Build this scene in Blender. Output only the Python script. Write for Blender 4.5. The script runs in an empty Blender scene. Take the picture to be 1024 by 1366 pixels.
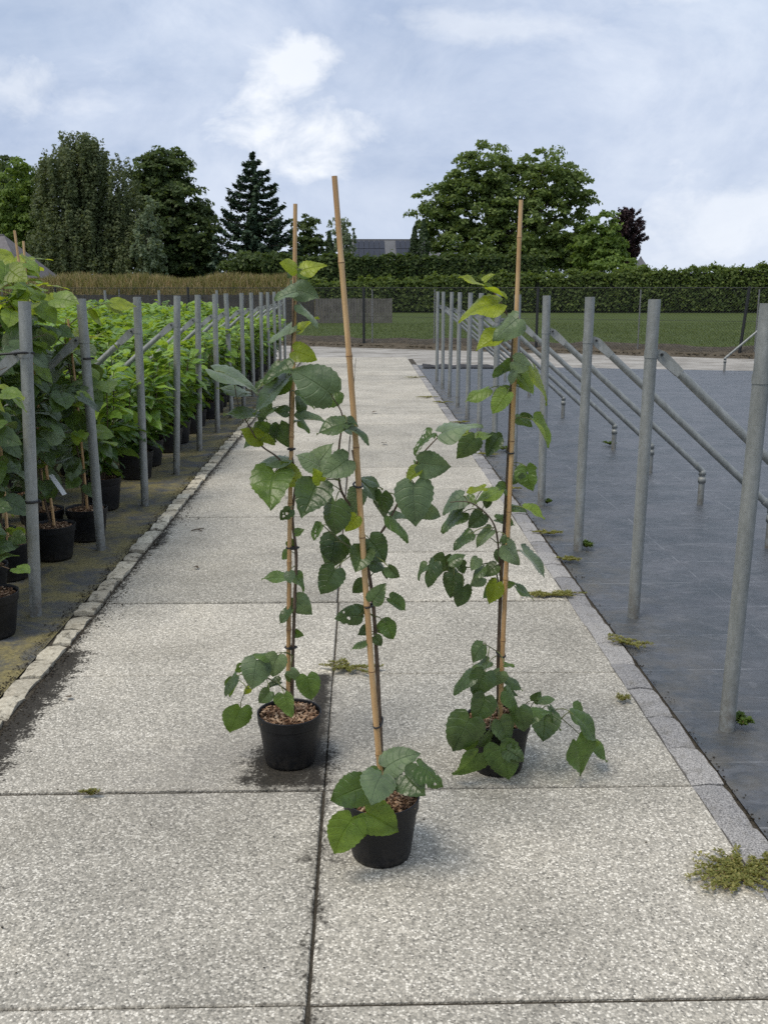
import bpy, math, random
import numpy as np
from mathutils import Vector, Matrix

random.seed(11)
rng = np.random.default_rng(11)
scene = bpy.context.scene
COL = scene.collection
R = math.radians

# ---------------------------------------------------------------- camera
cam_data = bpy.data.cameras.new('camera')
cam = bpy.data.objects.new('camera', cam_data)
COL.objects.link(cam)
cam_data.sensor_fit = 'VERTICAL'
cam_data.sensor_height = 36.0
cam_data.lens = 1290.0 / 1366.0 * 36.0
cam_data.clip_start = 0.05
cam_data.clip_end = 3000.0
cam.location = (0, 0, 1.64)
cam.rotation_euler = (R(90) - math.atan(298 / 1290.0), 0, R(-1.33))
scene.camera = cam

# ---------------------------------------------------------------- world: broken overcast
SUN_EL, SUN_AZ = 62.0, -128.0       # azimuth measured from +Y (down the path), negative = to the left
world = bpy.data.worlds.new('World')
scene.world = world
world.use_nodes = True
wn, wl = world.node_tree.nodes, world.node_tree.links
wn.clear()


def wnode(t, **kw):
    n = wn.new(t)
    for k, v in kw.items():
        setattr(n, k, v)
    return n


sky = wnode('ShaderNodeTexSky', sky_type='NISHITA', sun_disc=False)
sky.sun_elevation = R(SUN_EL)
sky.sun_rotation = R(SUN_AZ)
sky.air_density = 1.2
sky.dust_density = 2.0
tc = wnode('ShaderNodeTexCoord')
mp = wnode('ShaderNodeMapping')
mp.inputs['Scale'].default_value = (1.0, 1.0, 2.3)
wl.new(tc.outputs['Generated'], mp.inputs['Vector'])


def wnoise(scale, detail, rough, dist=0.0, loc=None):
    n = wnode('ShaderNodeTexNoise')
    n.inputs['Scale'].default_value = scale
    n.inputs['Detail'].default_value = detail
    n.inputs['Roughness'].default_value = rough
    n.inputs['Distortion'].default_value = dist
    m = wnode('ShaderNodeMapping')
    m.inputs['Location'].default_value = loc or (0, 0, 0)
    m.inputs['Scale'].default_value = (1, 1, 1.6)
    wl.new(tc.outputs['Generated'], m.inputs['Vector'])
    wl.new(m.outputs['Vector'], n.inputs['Vector'])
    return n.outputs['Fac']


def wramp(src, stops):
    r = wnode('ShaderNodeValToRGB')
    wl.new(src, r.inputs['Fac'])
    e = r.color_ramp.elements
    while len(e) < len(stops):
        e.new(0.5)
    for q, (p, c) in zip(e, stops):
        q.position = p
        q.color = c if len(c) == 4 else (*c, 1)
    return r.outputs['Color']


def wmix(fac, a, b):
    m = wnode('ShaderNodeMix', data_type='RGBA')
    for s, i in ((fac, 0), (a, 6), (b, 7)):
        if hasattr(s, 'links') or hasattr(s, 'is_linked'):
            wl.new(s, m.inputs[i])
        else:
            m.inputs[i].default_value = s
    return m.outputs[2]


def wmath(op, a, b=0.0, clamp=False):
    m = wnode('ShaderNodeMath', operation=op, use_clamp=clamp)
    for s, i in ((a, 0), (b, 1)):
        if hasattr(s, 'is_linked'):
            wl.new(s, m.inputs[i])
        else:
            m.inputs[i].default_value = s
    return m.outputs[0]


K = 8.3     # the background strength is 0.1
c_big = wramp(wnoise(4.3, 10, 0.62, 0.5, (3.1, 0.4, 1.7)),
              [(0.34, (0.30 * K, 0.375 * K, 0.52 * K)), (0.50, (0.395 * K, 0.465 * K, 0.60 * K)),
               (0.70, (0.56 * K, 0.615 * K, 0.715 * K))])
cover = wramp(wnoise(2.2, 5, 0.55, 0.2, (0.3, 5.4, 2.2)), [(0.28, (0.80,) * 3), (0.5, (1, 1, 1))])
col = wmix(cover, sky.outputs['Color'], c_big)
fine = wramp(wnoise(7.5, 10, 0.62, 0.5, (1.2, 3.3, 0.4)), [(0.36, (0, 0, 0)), (0.72, (1, 1, 1))])
col = wmix(wmath('MULTIPLY', fine, 0.45), col, (0.60 * K, 0.65 * K, 0.735 * K, 1))


def cumulus(col, az, el, raz, rel, seed, strength):
    """a paler heap of cloud in one part of the sky, its rim broken up by noise"""
    sep = wnode('ShaderNodeSeparateXYZ')
    wl.new(tc.outputs['Generated'], sep.inputs[0])
    a = wmath('ARCTAN2', sep.outputs[0], sep.outputs[1])
    e = wmath('ARCSINE', sep.outputs[2])
    da = wmath('DIVIDE', wmath('SUBTRACT', a, R(az)), R(raz))
    de = wmath('DIVIDE', wmath('SUBTRACT', e, R(el)), R(rel))
    d = wmath('SQRT', wmath('ADD', wmath('MULTIPLY', da, da), wmath('MULTIPLY', de, de)))
    n = wnoise(13, 8, 0.6, 0.3, seed)
    v = wmath('ADD', wmath('SUBTRACT', 1.0, d), wmath('MULTIPLY', wmath('SUBTRACT', n, 0.5), 2.6))
    m = wramp(v, [(0.18, (0, 0, 0)), (0.75, (1, 1, 1))])
    return wmix(wmath('MULTIPLY', m, strength), col, (0.74 * K, 0.765 * K, 0.80 * K, 1))


col = cumulus(col, -2.8, 8.6, 5.0, 2.6, (0.2, 0.9, 4.0), 0.85)
col = cumulus(col, -3.6, 11.8, 3.4, 2.0, (5.2, 0.1, 2.0), 0.75)
col = cumulus(col, 21.5, 4.0, 7.5, 3.0, (2.2, 7.1, 0.6), 0.55)
col = cumulus(col, 17.5, 15.0, 4.5, 1.2, (1.4, 2.9, 8.0), 0.45)
col = cumulus(col, -19.5, 10.2, 6.5, 1.8, (8.4, 2.0, 3.0), 0.45)
col = cumulus(col, 7.0, 13.5, 7.5, 1.3, (6.4, 3.0, 3.0), 0.35)
# paler towards the horizon
sepz = wnode('ShaderNodeSeparateXYZ')
wl.new(tc.outputs['Generated'], sepz.inputs[0])
hz = wramp(sepz.outputs[2], [(0.0, (1, 1, 1)), (0.16, (0, 0, 0))])
col = wmix(wmath('MULTIPLY', hz, 0.35), col, (0.58 * K, 0.63 * K, 0.72 * K, 1))
bg = wnode('ShaderNodeBackground')
bg.inputs['Strength'].default_value = 0.1
wl.new(col, bg.inputs['Color'])
wo = wnode('ShaderNodeOutputWorld')
wl.new(bg.outputs[0], wo.inputs[0])

# ---------------------------------------------------------------- sun through thin cloud
sun_data = bpy.data.lights.new('sun', 'SUN')
sun_data.energy = 1.5
sun_data.angle = R(24)
sun_data.color = (1.0, 0.91, 0.78)
sun = bpy.data.objects.new('sun', sun_data)
COL.objects.link(sun)
sd = Vector((math.sin(R(SUN_AZ)) * math.cos(R(SUN_EL)), math.cos(R(SUN_AZ)) * math.cos(R(SUN_EL)), math.sin(R(SUN_EL))))
sun.rotation_euler = sd.to_track_quat('Z', 'Y').to_euler()

vs = scene.view_settings
vs.view_transform = 'Standard'
vs.look = 'None'
vs.exposure = 0.70
vs.gamma = 1.0
vs.use_curve_mapping = False
scene.cycles.max_bounces = 5
scene.cycles.diffuse_bounces = 3
scene.cycles.glossy_bounces = 2
scene.cycles.transmission_bounces = 3
scene.cycles.use_adaptive_sampling = True
scene.cycles.adaptive_threshold = 0.012
scene.cycles.use_denoising = False
scene.cycles.transparent_max_bounces = 6


# ================================================================ helpers
def tag(o, label=None, cat=None, group=None, kind=None):
    if label: o['label'] = label
    if cat: o['category'] = cat
    if group: o['group'] = group
    if kind: o['kind'] = kind
    return o


def empty(name, loc=(0, 0, 0), rz=0.0):
    o = bpy.data.objects.new(name, None)
    COL.objects.link(o)
    o.location = loc
    o.rotation_euler = (0, 0, rz)
    o.empty_display_size = 0.1
    return o


def link(name, me, parent=None, loc=None, rot=None, scale=None):
    o = bpy.data.objects.new(name, me)
    COL.objects.link(o)
    if parent: o.parent = parent
    if loc is not None: o.location = loc
    if rot is not None: o.rotation_euler = rot
    if scale is not None: o.scale = scale
    return o


def copy_tree(o, parent=None):
    c = o.copy()
    COL.objects.link(c)
    c.parent = parent
    for ch in list(o.children):
        copy_tree(ch, c)
    return c


def fast_mesh(name, verts, quads, mat, smooth=False, uv=None):
    """verts (n,3), quads (m,4) arrays -> mesh"""
    verts = np.asarray(verts, np.float32)
    quads = np.asarray(quads, np.int32)
    me = bpy.data.meshes.new(name)
    m, k = quads.shape
    me.vertices.add(len(verts))
    me.vertices.foreach_set('co', verts.ravel())
    me.loops.add(m * k)
    me.loops.foreach_set('vertex_index', quads.ravel())
    me.polygons.add(m)
    me.polygons.foreach_set('loop_start', np.arange(0, m * k, k, dtype=np.int32))
    if smooth:
        me.polygons.foreach_set('use_smooth', np.ones(m, bool))
    if uv is not None:
        l = me.uv_layers.new(name='UVMap')
        l.data.foreach_set('uv', np.asarray(uv, np.float32)[quads.ravel()].ravel())
    me.update(calc_edges=True)
    if mat: me.materials.append(mat)
    return me


class MB:
    """collects shapes into one mesh"""
    def __init__(self):
        self.v, self.f, self.s = [], [], []

    def add(self, v, f, smooth=False):
        o = len(self.v)
        self.v += [tuple(p) for p in v]
        self.f += [tuple(i + o for i in q) for q in f]
        self.s += [smooth] * len(f)
        return self

    def box(self, c, s, rz=0.0, bev=0.0):
        cx, cy, cz = c
        hx, hy, hz = s[0] / 2, s[1] / 2, s[2] / 2
        ca, sa = math.cos(rz), math.sin(rz)
        if bev <= 0:
            pts = [(x, y, z) for z in (-hz, hz) for x, y in ((-hx, -hy), (hx, -hy), (hx, hy), (-hx, hy))]
            fs = [(3, 2, 1, 0), (4, 5, 6, 7)] + [(i, (i + 1) % 4, (i + 1) % 4 + 4, i + 4) for i in range(4)]
        else:
            b = bev
            ring = lambda x, y, z: [(-x, -y, z), (x, -y, z), (x, y, z), (-x, y, z)]
            pts = ring(hx, hy, -hz) + ring(hx, hy, hz - b) + ring(hx - b, hy - b, hz)
            fs = [(3, 2, 1, 0), (8, 9, 10, 11)]
            for k in (0, 4):
                fs += [(i + k, (i + 1) % 4 + k, (i + 1) % 4 + 4 + k, i + 4 + k) for i in range(4)]
        return self.add([(cx + x * ca - y * sa, cy + x * sa + y * ca, cz + z) for x, y, z in pts], fs)

    def tube(self, pts, rads, n=8, cap=True, smooth=True):
        pts = [Vector(p) for p in pts]
        if not hasattr(rads, '__len__'): rads = [rads] * len(pts)
        v, f = [], []
        ref = None
        for i, p in enumerate(pts):
            d = (pts[min(i + 1, len(pts) - 1)] - pts[max(i - 1, 0)]).normalized()
            if ref is None:
                ref = d.orthogonal().normalized()
            a = (ref - d * ref.dot(d)).normalized()
            ref = a
            b = d.cross(a)
            for k in range(n):
                t = 2 * math.pi * k / n
                v.append(p + (a * math.cos(t) + b * math.sin(t)) * rads[i])
        for i in range(len(pts) - 1):
            for k in range(n):
                f.append((i * n + k, i * n + (k + 1) % n, (i + 1) * n + (k + 1) % n, (i + 1) * n + k))
        self.add(v, f, smooth)
        if cap:
            self.add(v[:n], [tuple(reversed(range(n)))])
            self.add(v[-n:], [tuple(range(n))])
        return self

    def lathe(self, prof, n=28, c=(0, 0, 0), smooth=True):
        v, f = [], []
        for r, z in prof:
            for k in range(n):
                t = 2 * math.pi * k / n
                v.append((c[0] + r * math.cos(t), c[1] + r * math.sin(t), c[2] + z))
        for i in range(len(prof) - 1):
            for k in range(n):
                f.append((i * n + k, i * n + (k + 1) % n, (i + 1) * n + (k + 1) % n, (i + 1) * n + k))
        return self.add(v, f, smooth)

    def mesh(self, name, mat=None):
        me = bpy.data.meshes.new(name)
        me.from_pydata(self.v, [], self.f)
        me.polygons.foreach_set('use_smooth', np.array(self.s, bool))
        if mat: me.materials.append(mat)
        me.update()
        return me

    def build(self, name, mat=None, parent=None, loc=None, rot=None):
        return link(name, self.mesh(name, mat), parent, loc, rot)


# ---------------------------------------------------------------- material kit
class Mat:
    def __init__(self, name, rough=0.6, metal=0.0, spec=0.5):
        self.m = bpy.data.materials.new(name)
        self.m.use_nodes = True
        self.n, self.l = self.m.node_tree.nodes, self.m.node_tree.links
        self.b = self.n['Principled BSDF']
        self.out = self.n['Material Output']
        self.set('Roughness', rough)
        self.set('Metallic', metal)
        self.set('Specular IOR Level', spec)

    def node(self, t, **kw):
        n = self.n.new(t)
        for k, v in kw.items(): setattr(n, k, v)
        return n

    def conn(self, s, i):
        if hasattr(s, 'is_linked'): self.l.new(s, i)
        elif isinstance(s, tuple) and len(s) == 3 and i.type == 'RGBA': i.default_value = (*s, 1)
        else: i.default_value = s

    def set(self, k, v):
        self.conn(v, self.b.inputs[k])
        return self

    def pos(self):
        return self.node('ShaderNodeNewGeometry').outputs['Position']

    def obj(self):
        return self.node('ShaderNodeTexCoord').outputs['Object']

    def scale(self, v, s):
        m = self.node('ShaderNodeMapping')
        self.l.new(v, m.inputs['Vector'])
        m.inputs['Scale'].default_value = s
        return m.outputs['Vector']

    def noise(self, v, scale, detail=4, rough=0.55, dist=0.0):
        n = self.node('ShaderNodeTexNoise')
        self.l.new(v, n.inputs['Vector'])
        for k, x in (('Scale', scale), ('Detail', detail), ('Roughness', rough), ('Distortion', dist)):
            n.inputs[k].default_value = x
        return n.outputs['Fac']

    def vor(self, v, scale, feature='F1', out='Distance', rand=1.0):
        n = self.node('ShaderNodeTexVoronoi', feature=feature)
        self.l.new(v, n.inputs['Vector'])
        n.inputs['Scale'].default_value = scale
        n.inputs['Randomness'].default_value = rand
        return n.outputs[out]

    def ramp(self, s, stops, interp='LINEAR'):
        r = self.node('ShaderNodeValToRGB')
        self.l.new(s, r.inputs['Fac'])
        r.color_ramp.interpolation = interp
        e = r.color_ramp.elements
        while len(e) < len(stops): e.new(0.5)
        for q, (p, c) in zip(e, stops):
            q.position = p
            q.color = (c, c, c, 1) if not isinstance(c, tuple) else (*c, 1)
        return r.outputs['Color']

    def mix(self, fac, a, b, blend='MIX'):
        m = self.node('ShaderNodeMix', data_type='RGBA', blend_type=blend)
        self.conn(fac, m.inputs[0]); self.conn(a, m.inputs[6]); self.conn(b, m.inputs[7])
        return m.outputs[2]

    def math(self, op, a, b=0.0, clamp=False):
        m = self.node('ShaderNodeMath', operation=op, use_clamp=clamp)
        self.conn(a, m.inputs[0]); self.conn(b, m.inputs[1])
        return m.outputs[0]

    def xyz(self, v):
        s = self.node('ShaderNodeSeparateXYZ')
        self.l.new(v, s.inputs[0])
        return s.outputs

    def bump(self, h, strength=0.3, dist=0.01, prev=None):
        b = self.node('ShaderNodeBump')
        b.inputs['Strength'].default_value = strength
        b.inputs['Distance'].default_value = dist
        self.l.new(h, b.inputs['Height'])
        if prev: self.l.new(prev, b.inputs['Normal'])
        return b.outputs['Normal']

    def rnd(self):
        return self.node('ShaderNodeObjectInfo').outputs['Random']

    def island(self):
        return self.node('ShaderNodeNewGeometry').outputs['Random Per Island']

    def translucent(self, colr, fac):
        """thin leaf: mix some light through from behind"""
        t = self.node('ShaderNodeBsdfTranslucent')
        self.conn(colr, t.inputs['Color'])
        mx = self.node('ShaderNodeMixShader')
        mx.inputs[0].default_value = fac
        self.l.new(self.b.outputs[0], mx.inputs[1])
        self.l.new(t.outputs[0], mx.inputs[2])
        self.l.new(mx.outputs[0], self.out.inputs['Surface'])
        return self


def capsule(M, X, Y, ax, ay, bx, by):
    """distance on the ground to a segment"""
    dx, dy = bx - ax, by - ay
    L2 = dx * dx + dy * dy + 1e-9
    px, py = M.math('SUBTRACT', X, ax), M.math('SUBTRACT', Y, ay)
    t = M.math('DIVIDE', M.math('ADD', M.math('MULTIPLY', px, dx), M.math('MULTIPLY', py, dy)), L2, True)
    qx = M.math('SUBTRACT', px, M.math('MULTIPLY', t, dx))
    qy = M.math('SUBTRACT', py, M.math('MULTIPLY', t, dy))
    return M.math('SQRT', M.math('ADD', M.math('MULTIPLY', qx, qx), M.math('MULTIPLY', qy, qy)))


def mat_slab():
    M = Mat('washed_aggregate_concrete', 0.85, 0, 0.25)
    p = M.pos()
    X, Y, Z = M.xyz(p)
    fine = M.noise(p, 420, 2, 0.6)
    cell = M.vor(p, 165, 'F1', 'Color')
    cr = M.xyz(cell)[0]
    peb = M.ramp(cr, [(0.0, (0.11, 0.105, 0.097)), (0.16, (0.27, 0.26, 0.235)), (0.5, (0.44, 0.42, 0.38)),
                      (0.80, (0.62, 0.59, 0.535)), (0.93, (0.95, 0.92, 0.86))])
    d = M.vor(p, 165, 'F1', 'Distance')
    mort = M.ramp(d, [(0.42, 0.0), (0.75, 1.0)])
    c = M.mix(M.math('MULTIPLY', mort, 0.6), peb, (0.30, 0.285, 0.255))
    c = M.mix(0.25, c, M.ramp(fine, [(0.3, (0.22, 0.21, 0.19)), (0.7, (0.56, 0.545, 0.51))]))
    c = M.mix(1.0, c, (1.0, 0.985, 0.93), 'MULTIPLY')
    # weathering: broad blotches, a tone of its own for every slab
    blot = M.noise(p, 1.7, 6, 0.62)
    c = M.mix(1.0, c, M.ramp(blot, [(0.3, (0.76, 0.76, 0.755)), (0.55, (1, 1, 1)), (0.75, (1.12, 1.11, 1.08))]), 'MULTIPLY')
    c = M.mix(1.0, c, M.ramp(M.rnd(), [(0.0, (0.84, 0.84, 0.83)), (1.0, (1.12, 1.11, 1.09))]), 'MULTIPLY')
    warm = M.ramp(M.noise(p, 0.9, 4, 0.6), [(0.5, 0.0), (0.75, 0.25)])
    c = M.mix(warm, c, (0.36, 0.32, 0.24))
    # dirt washed out of the joints: along the left kerb, the mid joint and where a pot was watered
    n1 = M.noise(p, 14, 8, 0.7)
    n2 = M.noise(p, 90, 3, 0.6)
    nn = M.math('ADD', M.math('MULTIPLY', M.ramp(n1, [(0.3, 0.0), (0.7, 1.0)]), 0.55), M.math('MULTIPLY', M.ramp(n2, [(0.3, 0.0), (0.7, 1.0)]), 0.45))

    def grime(dist, r, amp):
        v = M.math('SUBTRACT', M.math('ADD', r, M.math('MULTIPLY', M.math('SUBTRACT', nn, 0.5), amp)), dist)
        return M.ramp(M.math('MULTIPLY', v, 22.0), [(0.0, 0.0), (1.0, 1.0)])

    g = grime(capsule(M, X, Y, -1.385, 2.0, -1.385, 26.0), 0.05, 0.16)
    for (ax, ay, bx, by, r, amp) in (
            (-0.175, 3.0, -0.175, 3.93, 0.065, 0.07), (-0.27, 3.15, -0.25, 3.16, 0.17, 0.16),
            (-0.38, 3.02, -0.15, 3.0, 0.06, 0.12),
            (-0.13, 1.0, -0.13, 3.0, 0.026, 0.13), (-0.17, 2.56, -0.03, 2.54, 0.022, 0.10), (-0.125, 4.0, -0.125, 24.0, 0.004, 0.06),
            (-1.35, 3.0, -1.35, 4.2, 0.11, 0.22), (-1.35, 6.1, -1.36, 6.5, 0.06, 0.16)):
        g = M.math('MAXIMUM', g, grime(capsule(M, X, Y, ax, ay, bx, by), r, amp))
    # thin grime along the cross joints, one metre apart
    fr = M.math('FRACT', M.math('SUBTRACT', Y, 0.96))
    jd = M.math('MINIMUM', fr, M.math('SUBTRACT', 1.0, fr))
    g2 = M.math('MULTIPLY', grime(jd, 0.014, 0.05), 0.8)
    g = M.math('MAXIMUM', g, g2)
    damp = M.math('MULTIPLY', M.ramp(M.math('MULTIPLY', M.math('SUBTRACT', 0.5, capsule(M, X, Y, -0.5, 3.15, -0.2, 3.5)), M.math('MULTIPLY', n1, 2.6)), [(0.0, 0.0), (0.6, 1.0)]), 0.45)
    c = M.mix(damp, c, (0.17, 0.16, 0.145))
    c = M.mix(M.math('MULTIPLY', g, 0.97), c, M.ramp(n2, [(0.35, (0.010, 0.009, 0.007)), (0.7, (0.045, 0.039, 0.030))]))
    M.set('Base Color', c)
    h = M.math('ADD', M.math('SUBTRACT', 1.0, d), M.math('MULTIPLY', fine, 0.5))
    M.set('Normal', M.bump(h, 0.55, 0.004))
    return M.m


def mat_granite():
    M = Mat('granite_sett', 0.8, 0, 0.3)
    p = M.pos()
    c = M.ramp(M.noise(p, 190, 3, 0.7), [(0.34, (0.08, 0.08, 0.082)), (0.5, (0.29, 0.285, 0.28)), (0.68, (0.50, 0.49, 0.475))])
    c = M.mix(1.0, c, M.ramp(M.rnd(), [(0, (0.72, 0.72, 0.73)), (1, (1.12, 1.10, 1.06))]), 'MULTIPLY')
    c = M.mix(M.ramp(M.noise(p, 12, 6, 0.7), [(0.52, 0.0), (0.72, 0.65)]), c, (0.12, 0.11, 0.085))
    M.set('Base Color', c)
    M.set('Normal', M.bump(M.noise(p, 70, 6, 0.65), 0.5, 0.008))
    return M.m


def mat_kerb_brick():
    M = Mat('pale_kerb_brick', 0.9, 0, 0.2)
    p = M.pos()
    c = M.ramp(M.noise(p, 60, 5, 0.65), [(0.3, (0.36, 0.325, 0.25)), (0.6, (0.60, 0.555, 0.45))])
    c = M.mix(1.0, c, M.ramp(M.rnd(), [(0, (0.75, 0.74, 0.72)), (1, (1.12, 1.12, 1.1))]), 'MULTIPLY')
    c = M.mix(M.ramp(M.noise(p, 17, 8, 0.72), [(0.53, 0.0), (0.64, 0.9)]), c, (0.06, 0.05, 0.035))
    M.set('Base Color', c)
    M.set('Normal', M.bump(M.noise(p, 85, 6, 0.7), 0.7, 0.01))
    return M.m


def mat_soil(name='dark_soil', a=(0.018, 0.015, 0.011), b=(0.075, 0.062, 0.045), s=60):
    M = Mat(name, 0.95, 0, 0.15)
    p = M.pos()
    M.set('Base Color', M.ramp(M.noise(p, s, 6, 0.7), [(0.3, a), (0.7, b)]))
    M.set('Normal', M.bump(M.noise(p, s * 1.3, 6, 0.7), 0.8, 0.012))
    return M.m


def mat_membrane(mossy):
    M = Mat('mossy_ground_cloth' if mossy else 'woven_ground_cloth', 0.5, 0, 0.45)
    p = M.pos()
    X, Y, Z = M.xyz(p)
    weave = M.math('MULTIPLY', M.math('SINE', M.math('MULTIPLY', X, 1250.0)), M.math('SINE', M.math('MULTIPLY', Y, 1250.0)))
    crease = M.noise(M.scale(p, (1.0, 2.0, 1)), 2.4, 7, 0.64, 0.9)
    thread = M.noise(M.scale(p, (2.6, 7, 1)), 5.0, 7, 0.74, 0.5)
    c = M.ramp(M.noise(p, 2.6, 8, 0.68), [(0.34, (0.036, 0.045, 0.051)), (0.7, (0.085, 0.089, 0.098))])
    c = M.mix(1.0, c, M.ramp(thread, [(0.3, (0.78,) * 3), (0.7, (1.25,) * 3)]), 'MULTIPLY')
    # pale scuffs and the tracer threads woven across the cloth
    scuff = M.ramp(M.noise(M.scale(p, (3.0, 4.2, 1)), 2.2, 9, 0.74, 1.4), [(0.50, 0.0), (0.70, 0.5)])
    c = M.mix(scuff, c, (0.17, 0.175, 0.185))
    for ax, per, off in ((Y, 0.43, 0.1), (X, 0.86, 0.2)):
        f = M.math('FRACT', M.math('DIVIDE', M.math('ADD', ax, off), per))
        w = M.math('LESS_THAN', M.math('ABSOLUTE', M.math('SUBTRACT', f, 0.5)), 0.010 if ax is Y else 0.004)
        br = M.ramp(M.noise(p, 3.5, 5, 0.7), [(0.44, 0.0), (0.58, 0.6)])
        c = M.mix(M.math('MULTIPLY', w, br), c, (0.24, 0.25, 0.26))
    silt = M.math('MULTIPLY', M.ramp(M.noise(p, 5, 8, 0.7), [(0.42, 0.0), (0.7, 0.8)]),
                  M.ramp(M.math('ABSOLUTE', M.math('SUBTRACT', X, 1.22)), [(0.04, 1.0), (0.55, 0.0)]))
    if not mossy:
        c = M.mix(silt, c, (0.12, 0.105, 0.075))
    if mossy:
        silt = M.ramp(M.noise(p, 6, 8, 0.72), [(0.36, 0.0), (0.62, 0.85)])
        c = M.mix(silt, c, (0.105, 0.095, 0.07))
        moss = M.ramp(M.noise(p, 3.4, 9, 0.74, 0.5), [(0.42, 0.0), (0.56, 0.85)])
        c = M.mix(moss, c, M.ramp(M.noise(p, 55, 5, 0.7), [(0.3, (0.09, 0.078, 0.032)), (0.7, (0.32, 0.265, 0.10))]))
    M.set('Base Color', c)
    h = M.math('ADD', M.math('MULTIPLY', crease, 3.0), M.math('ADD', M.math('MULTIPLY', weave, 0.03), M.math('MULTIPLY', thread, 0.25)))
    M.set('Normal', M.bump(h, 0.5, 0.012))
    M.set('Roughness', 0.9 if mossy else 0.42)
    return M.m


def mat_yard():
    M = Mat('worn_yard_concrete', 0.9, 0, 0.2)
    p = M.pos()
    c = M.ramp(M.noise(p, 0.9, 8, 0.66), [(0.28, (0.17, 0.16, 0.14)), (0.5, (0.34, 0.325, 0.295)), (0.75, (0.44, 0.425, 0.39))])
    c = M.mix(M.ramp(M.noise(M.scale(p, (0.6, 2, 1)), 1.6, 8, 0.7), [(0.48, 0.0), (0.62, 0.75)]), c, (0.16, 0.145, 0.12))
    M.set('Base Color', c)
    M.set('Normal', M.bump(M.noise(p, 30, 6, 0.6), 0.4, 0.01))
    return M.m


def mat_grass_ground():
    M = Mat('mown_grass', 0.95, 0, 0.1)
    p = M.pos()
    c = M.ramp(M.noise(p, 0.35, 8, 0.65), [(0.3, (0.048, 0.072, 0.020)), (0.6, (0.085, 0.115, 0.034)), (0.8, (0.14, 0.14, 0.055))])
    c = M.mix(0.45, c, M.ramp(M.noise(p, 16, 6, 0.7), [(0.3, (0.03, 0.05, 0.012)), (0.7, (0.12, 0.15, 0.05))]))
    M.set('Base Color', c)
    M.set('Normal', M.bump(M.noise(p, 25, 6, 0.7), 1.0, 0.05))
    return M.m


def mat_steel():
    M = Mat('galvanised_steel', 0.55, 0.35, 0.5)
    o = M.obj()
    c = M.ramp(M.vor(o, 70, 'F1', 'Color'), [(0.0, (0.21, 0.225, 0.215)), (1.0, (0.31, 0.325, 0.31))])
    c = M.mix(0.5, c, M.ramp(M.noise(M.scale(M.pos(), (6, 6, 1.2)), 3.5, 8, 0.7), [(0.3, (0.12, 0.13, 0.12)), (0.5, (0.25, 0.26, 0.25)), (0.72, (0.42, 0.435, 0.42))]))
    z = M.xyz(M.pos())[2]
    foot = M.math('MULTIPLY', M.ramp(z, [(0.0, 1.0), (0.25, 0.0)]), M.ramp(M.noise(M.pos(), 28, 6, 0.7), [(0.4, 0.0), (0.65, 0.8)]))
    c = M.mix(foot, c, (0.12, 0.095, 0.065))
    c = M.mix(M.ramp(M.noise(M.scale(M.pos(), (30, 30, 3)), 2.0, 6, 0.7), [(0.60, 0.0), (0.75, 0.4)]), c, (0.20, 0.17, 0.13))
    M.set('Base Color', c)
    M.set('Roughness', M.ramp(M.noise(M.pos(), 25, 4, 0.6), [(0.3, 0.45), (0.7, 0.68)]))
    M.set('Normal', M.bump(M.noise(o, 120, 4, 0.6), 0.12, 0.004))
    return M.m


def mat_plain(name, colr, rough=0.6, metal=0.0, var=0.15, scale=20, spec=0.5, bump=0.0):
    M = Mat(name, rough, metal, spec)
    p = M.pos()
    lo = tuple(q * (1 - var) for q in colr)
    hi = tuple(q * (1 + var) for q in colr)
    M.set('Base Color', M.ramp(M.noise(p, scale, 5, 0.65), [(0.3, lo), (0.7, hi)]))
    if bump:
        M.set('Normal', M.bump(M.noise(p, scale * 2, 5, 0.65), bump, 0.01))
    return M.m


def mat_pot():
    M = Mat('black_plastic', 0.45, 0, 0.35)
    p = M.pos()
    dust = M.ramp(M.noise(p, 26, 7, 0.7), [(0.42, 0.0), (0.75, 0.35)])
    z = M.xyz(p)[2]
    low = M.math('MULTIPLY', M.ramp(z, [(0.0, 0.3), (0.08, 0.0)]), M.ramp(M.noise(p, 50, 6, 0.7), [(0.4, 0.0), (0.6, 1.0)]))
    c = M.mix(dust, (0.006, 0.0065, 0.008), (0.024, 0.025, 0.027))
    c = M.mix(low, c, (0.10, 0.085, 0.065))
    M.set('Base Color', c)
    M.set('Roughness', M.ramp(dust, [(0.0, 0.46), (0.3, 0.62)]))
    return M.m


def mat_bamboo():
    M = Mat('bamboo', 0.42, 0, 0.5)
    o = M.obj()
    c = M.ramp(M.noise(M.scale(o, (1, 1, 0.1)), 30, 5, 0.6), [(0.3, (0.36, 0.205, 0.085)), (0.55, (0.52, 0.335, 0.155)), (0.75, (0.64, 0.46, 0.25))])
    c = M.mix(M.ramp(M.noise(o, 7, 5, 0.7), [(0.52, 0.0), (0.75, 0.55)]), c, (0.30, 0.15, 0.06))
    c = M.mix(1.0, c, M.ramp(M.rnd(), [(0, (0.85, 0.82, 0.80)), (1, (1.12, 1.15, 1.2))]), 'MULTIPLY')
    M.set('Base Color', c)
    M.set('Normal', M.bump(M.noise(M.scale(o, (1, 1, 0.05)), 160, 3, 0.6), 0.12, 0.002))
    return M.m


def mat_bark(name='young_bark', a=(0.055, 0.038, 0.026), b=(0.16, 0.115, 0.08)):
    M = Mat(name, 0.7, 0, 0.3)
    p = M.pos()
    c = M.ramp(M.noise(M.scale(p, (1, 1, 0.35)), 120, 5, 0.65), [(0.3, a), (0.7, b)])
    M.set('Base Color', c)
    M.set('Normal', M.bump(M.noise(M.scale(p, (1, 1, 0.4)), 150, 4, 0.6), 0.4, 0.003))
    return M.m


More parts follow.
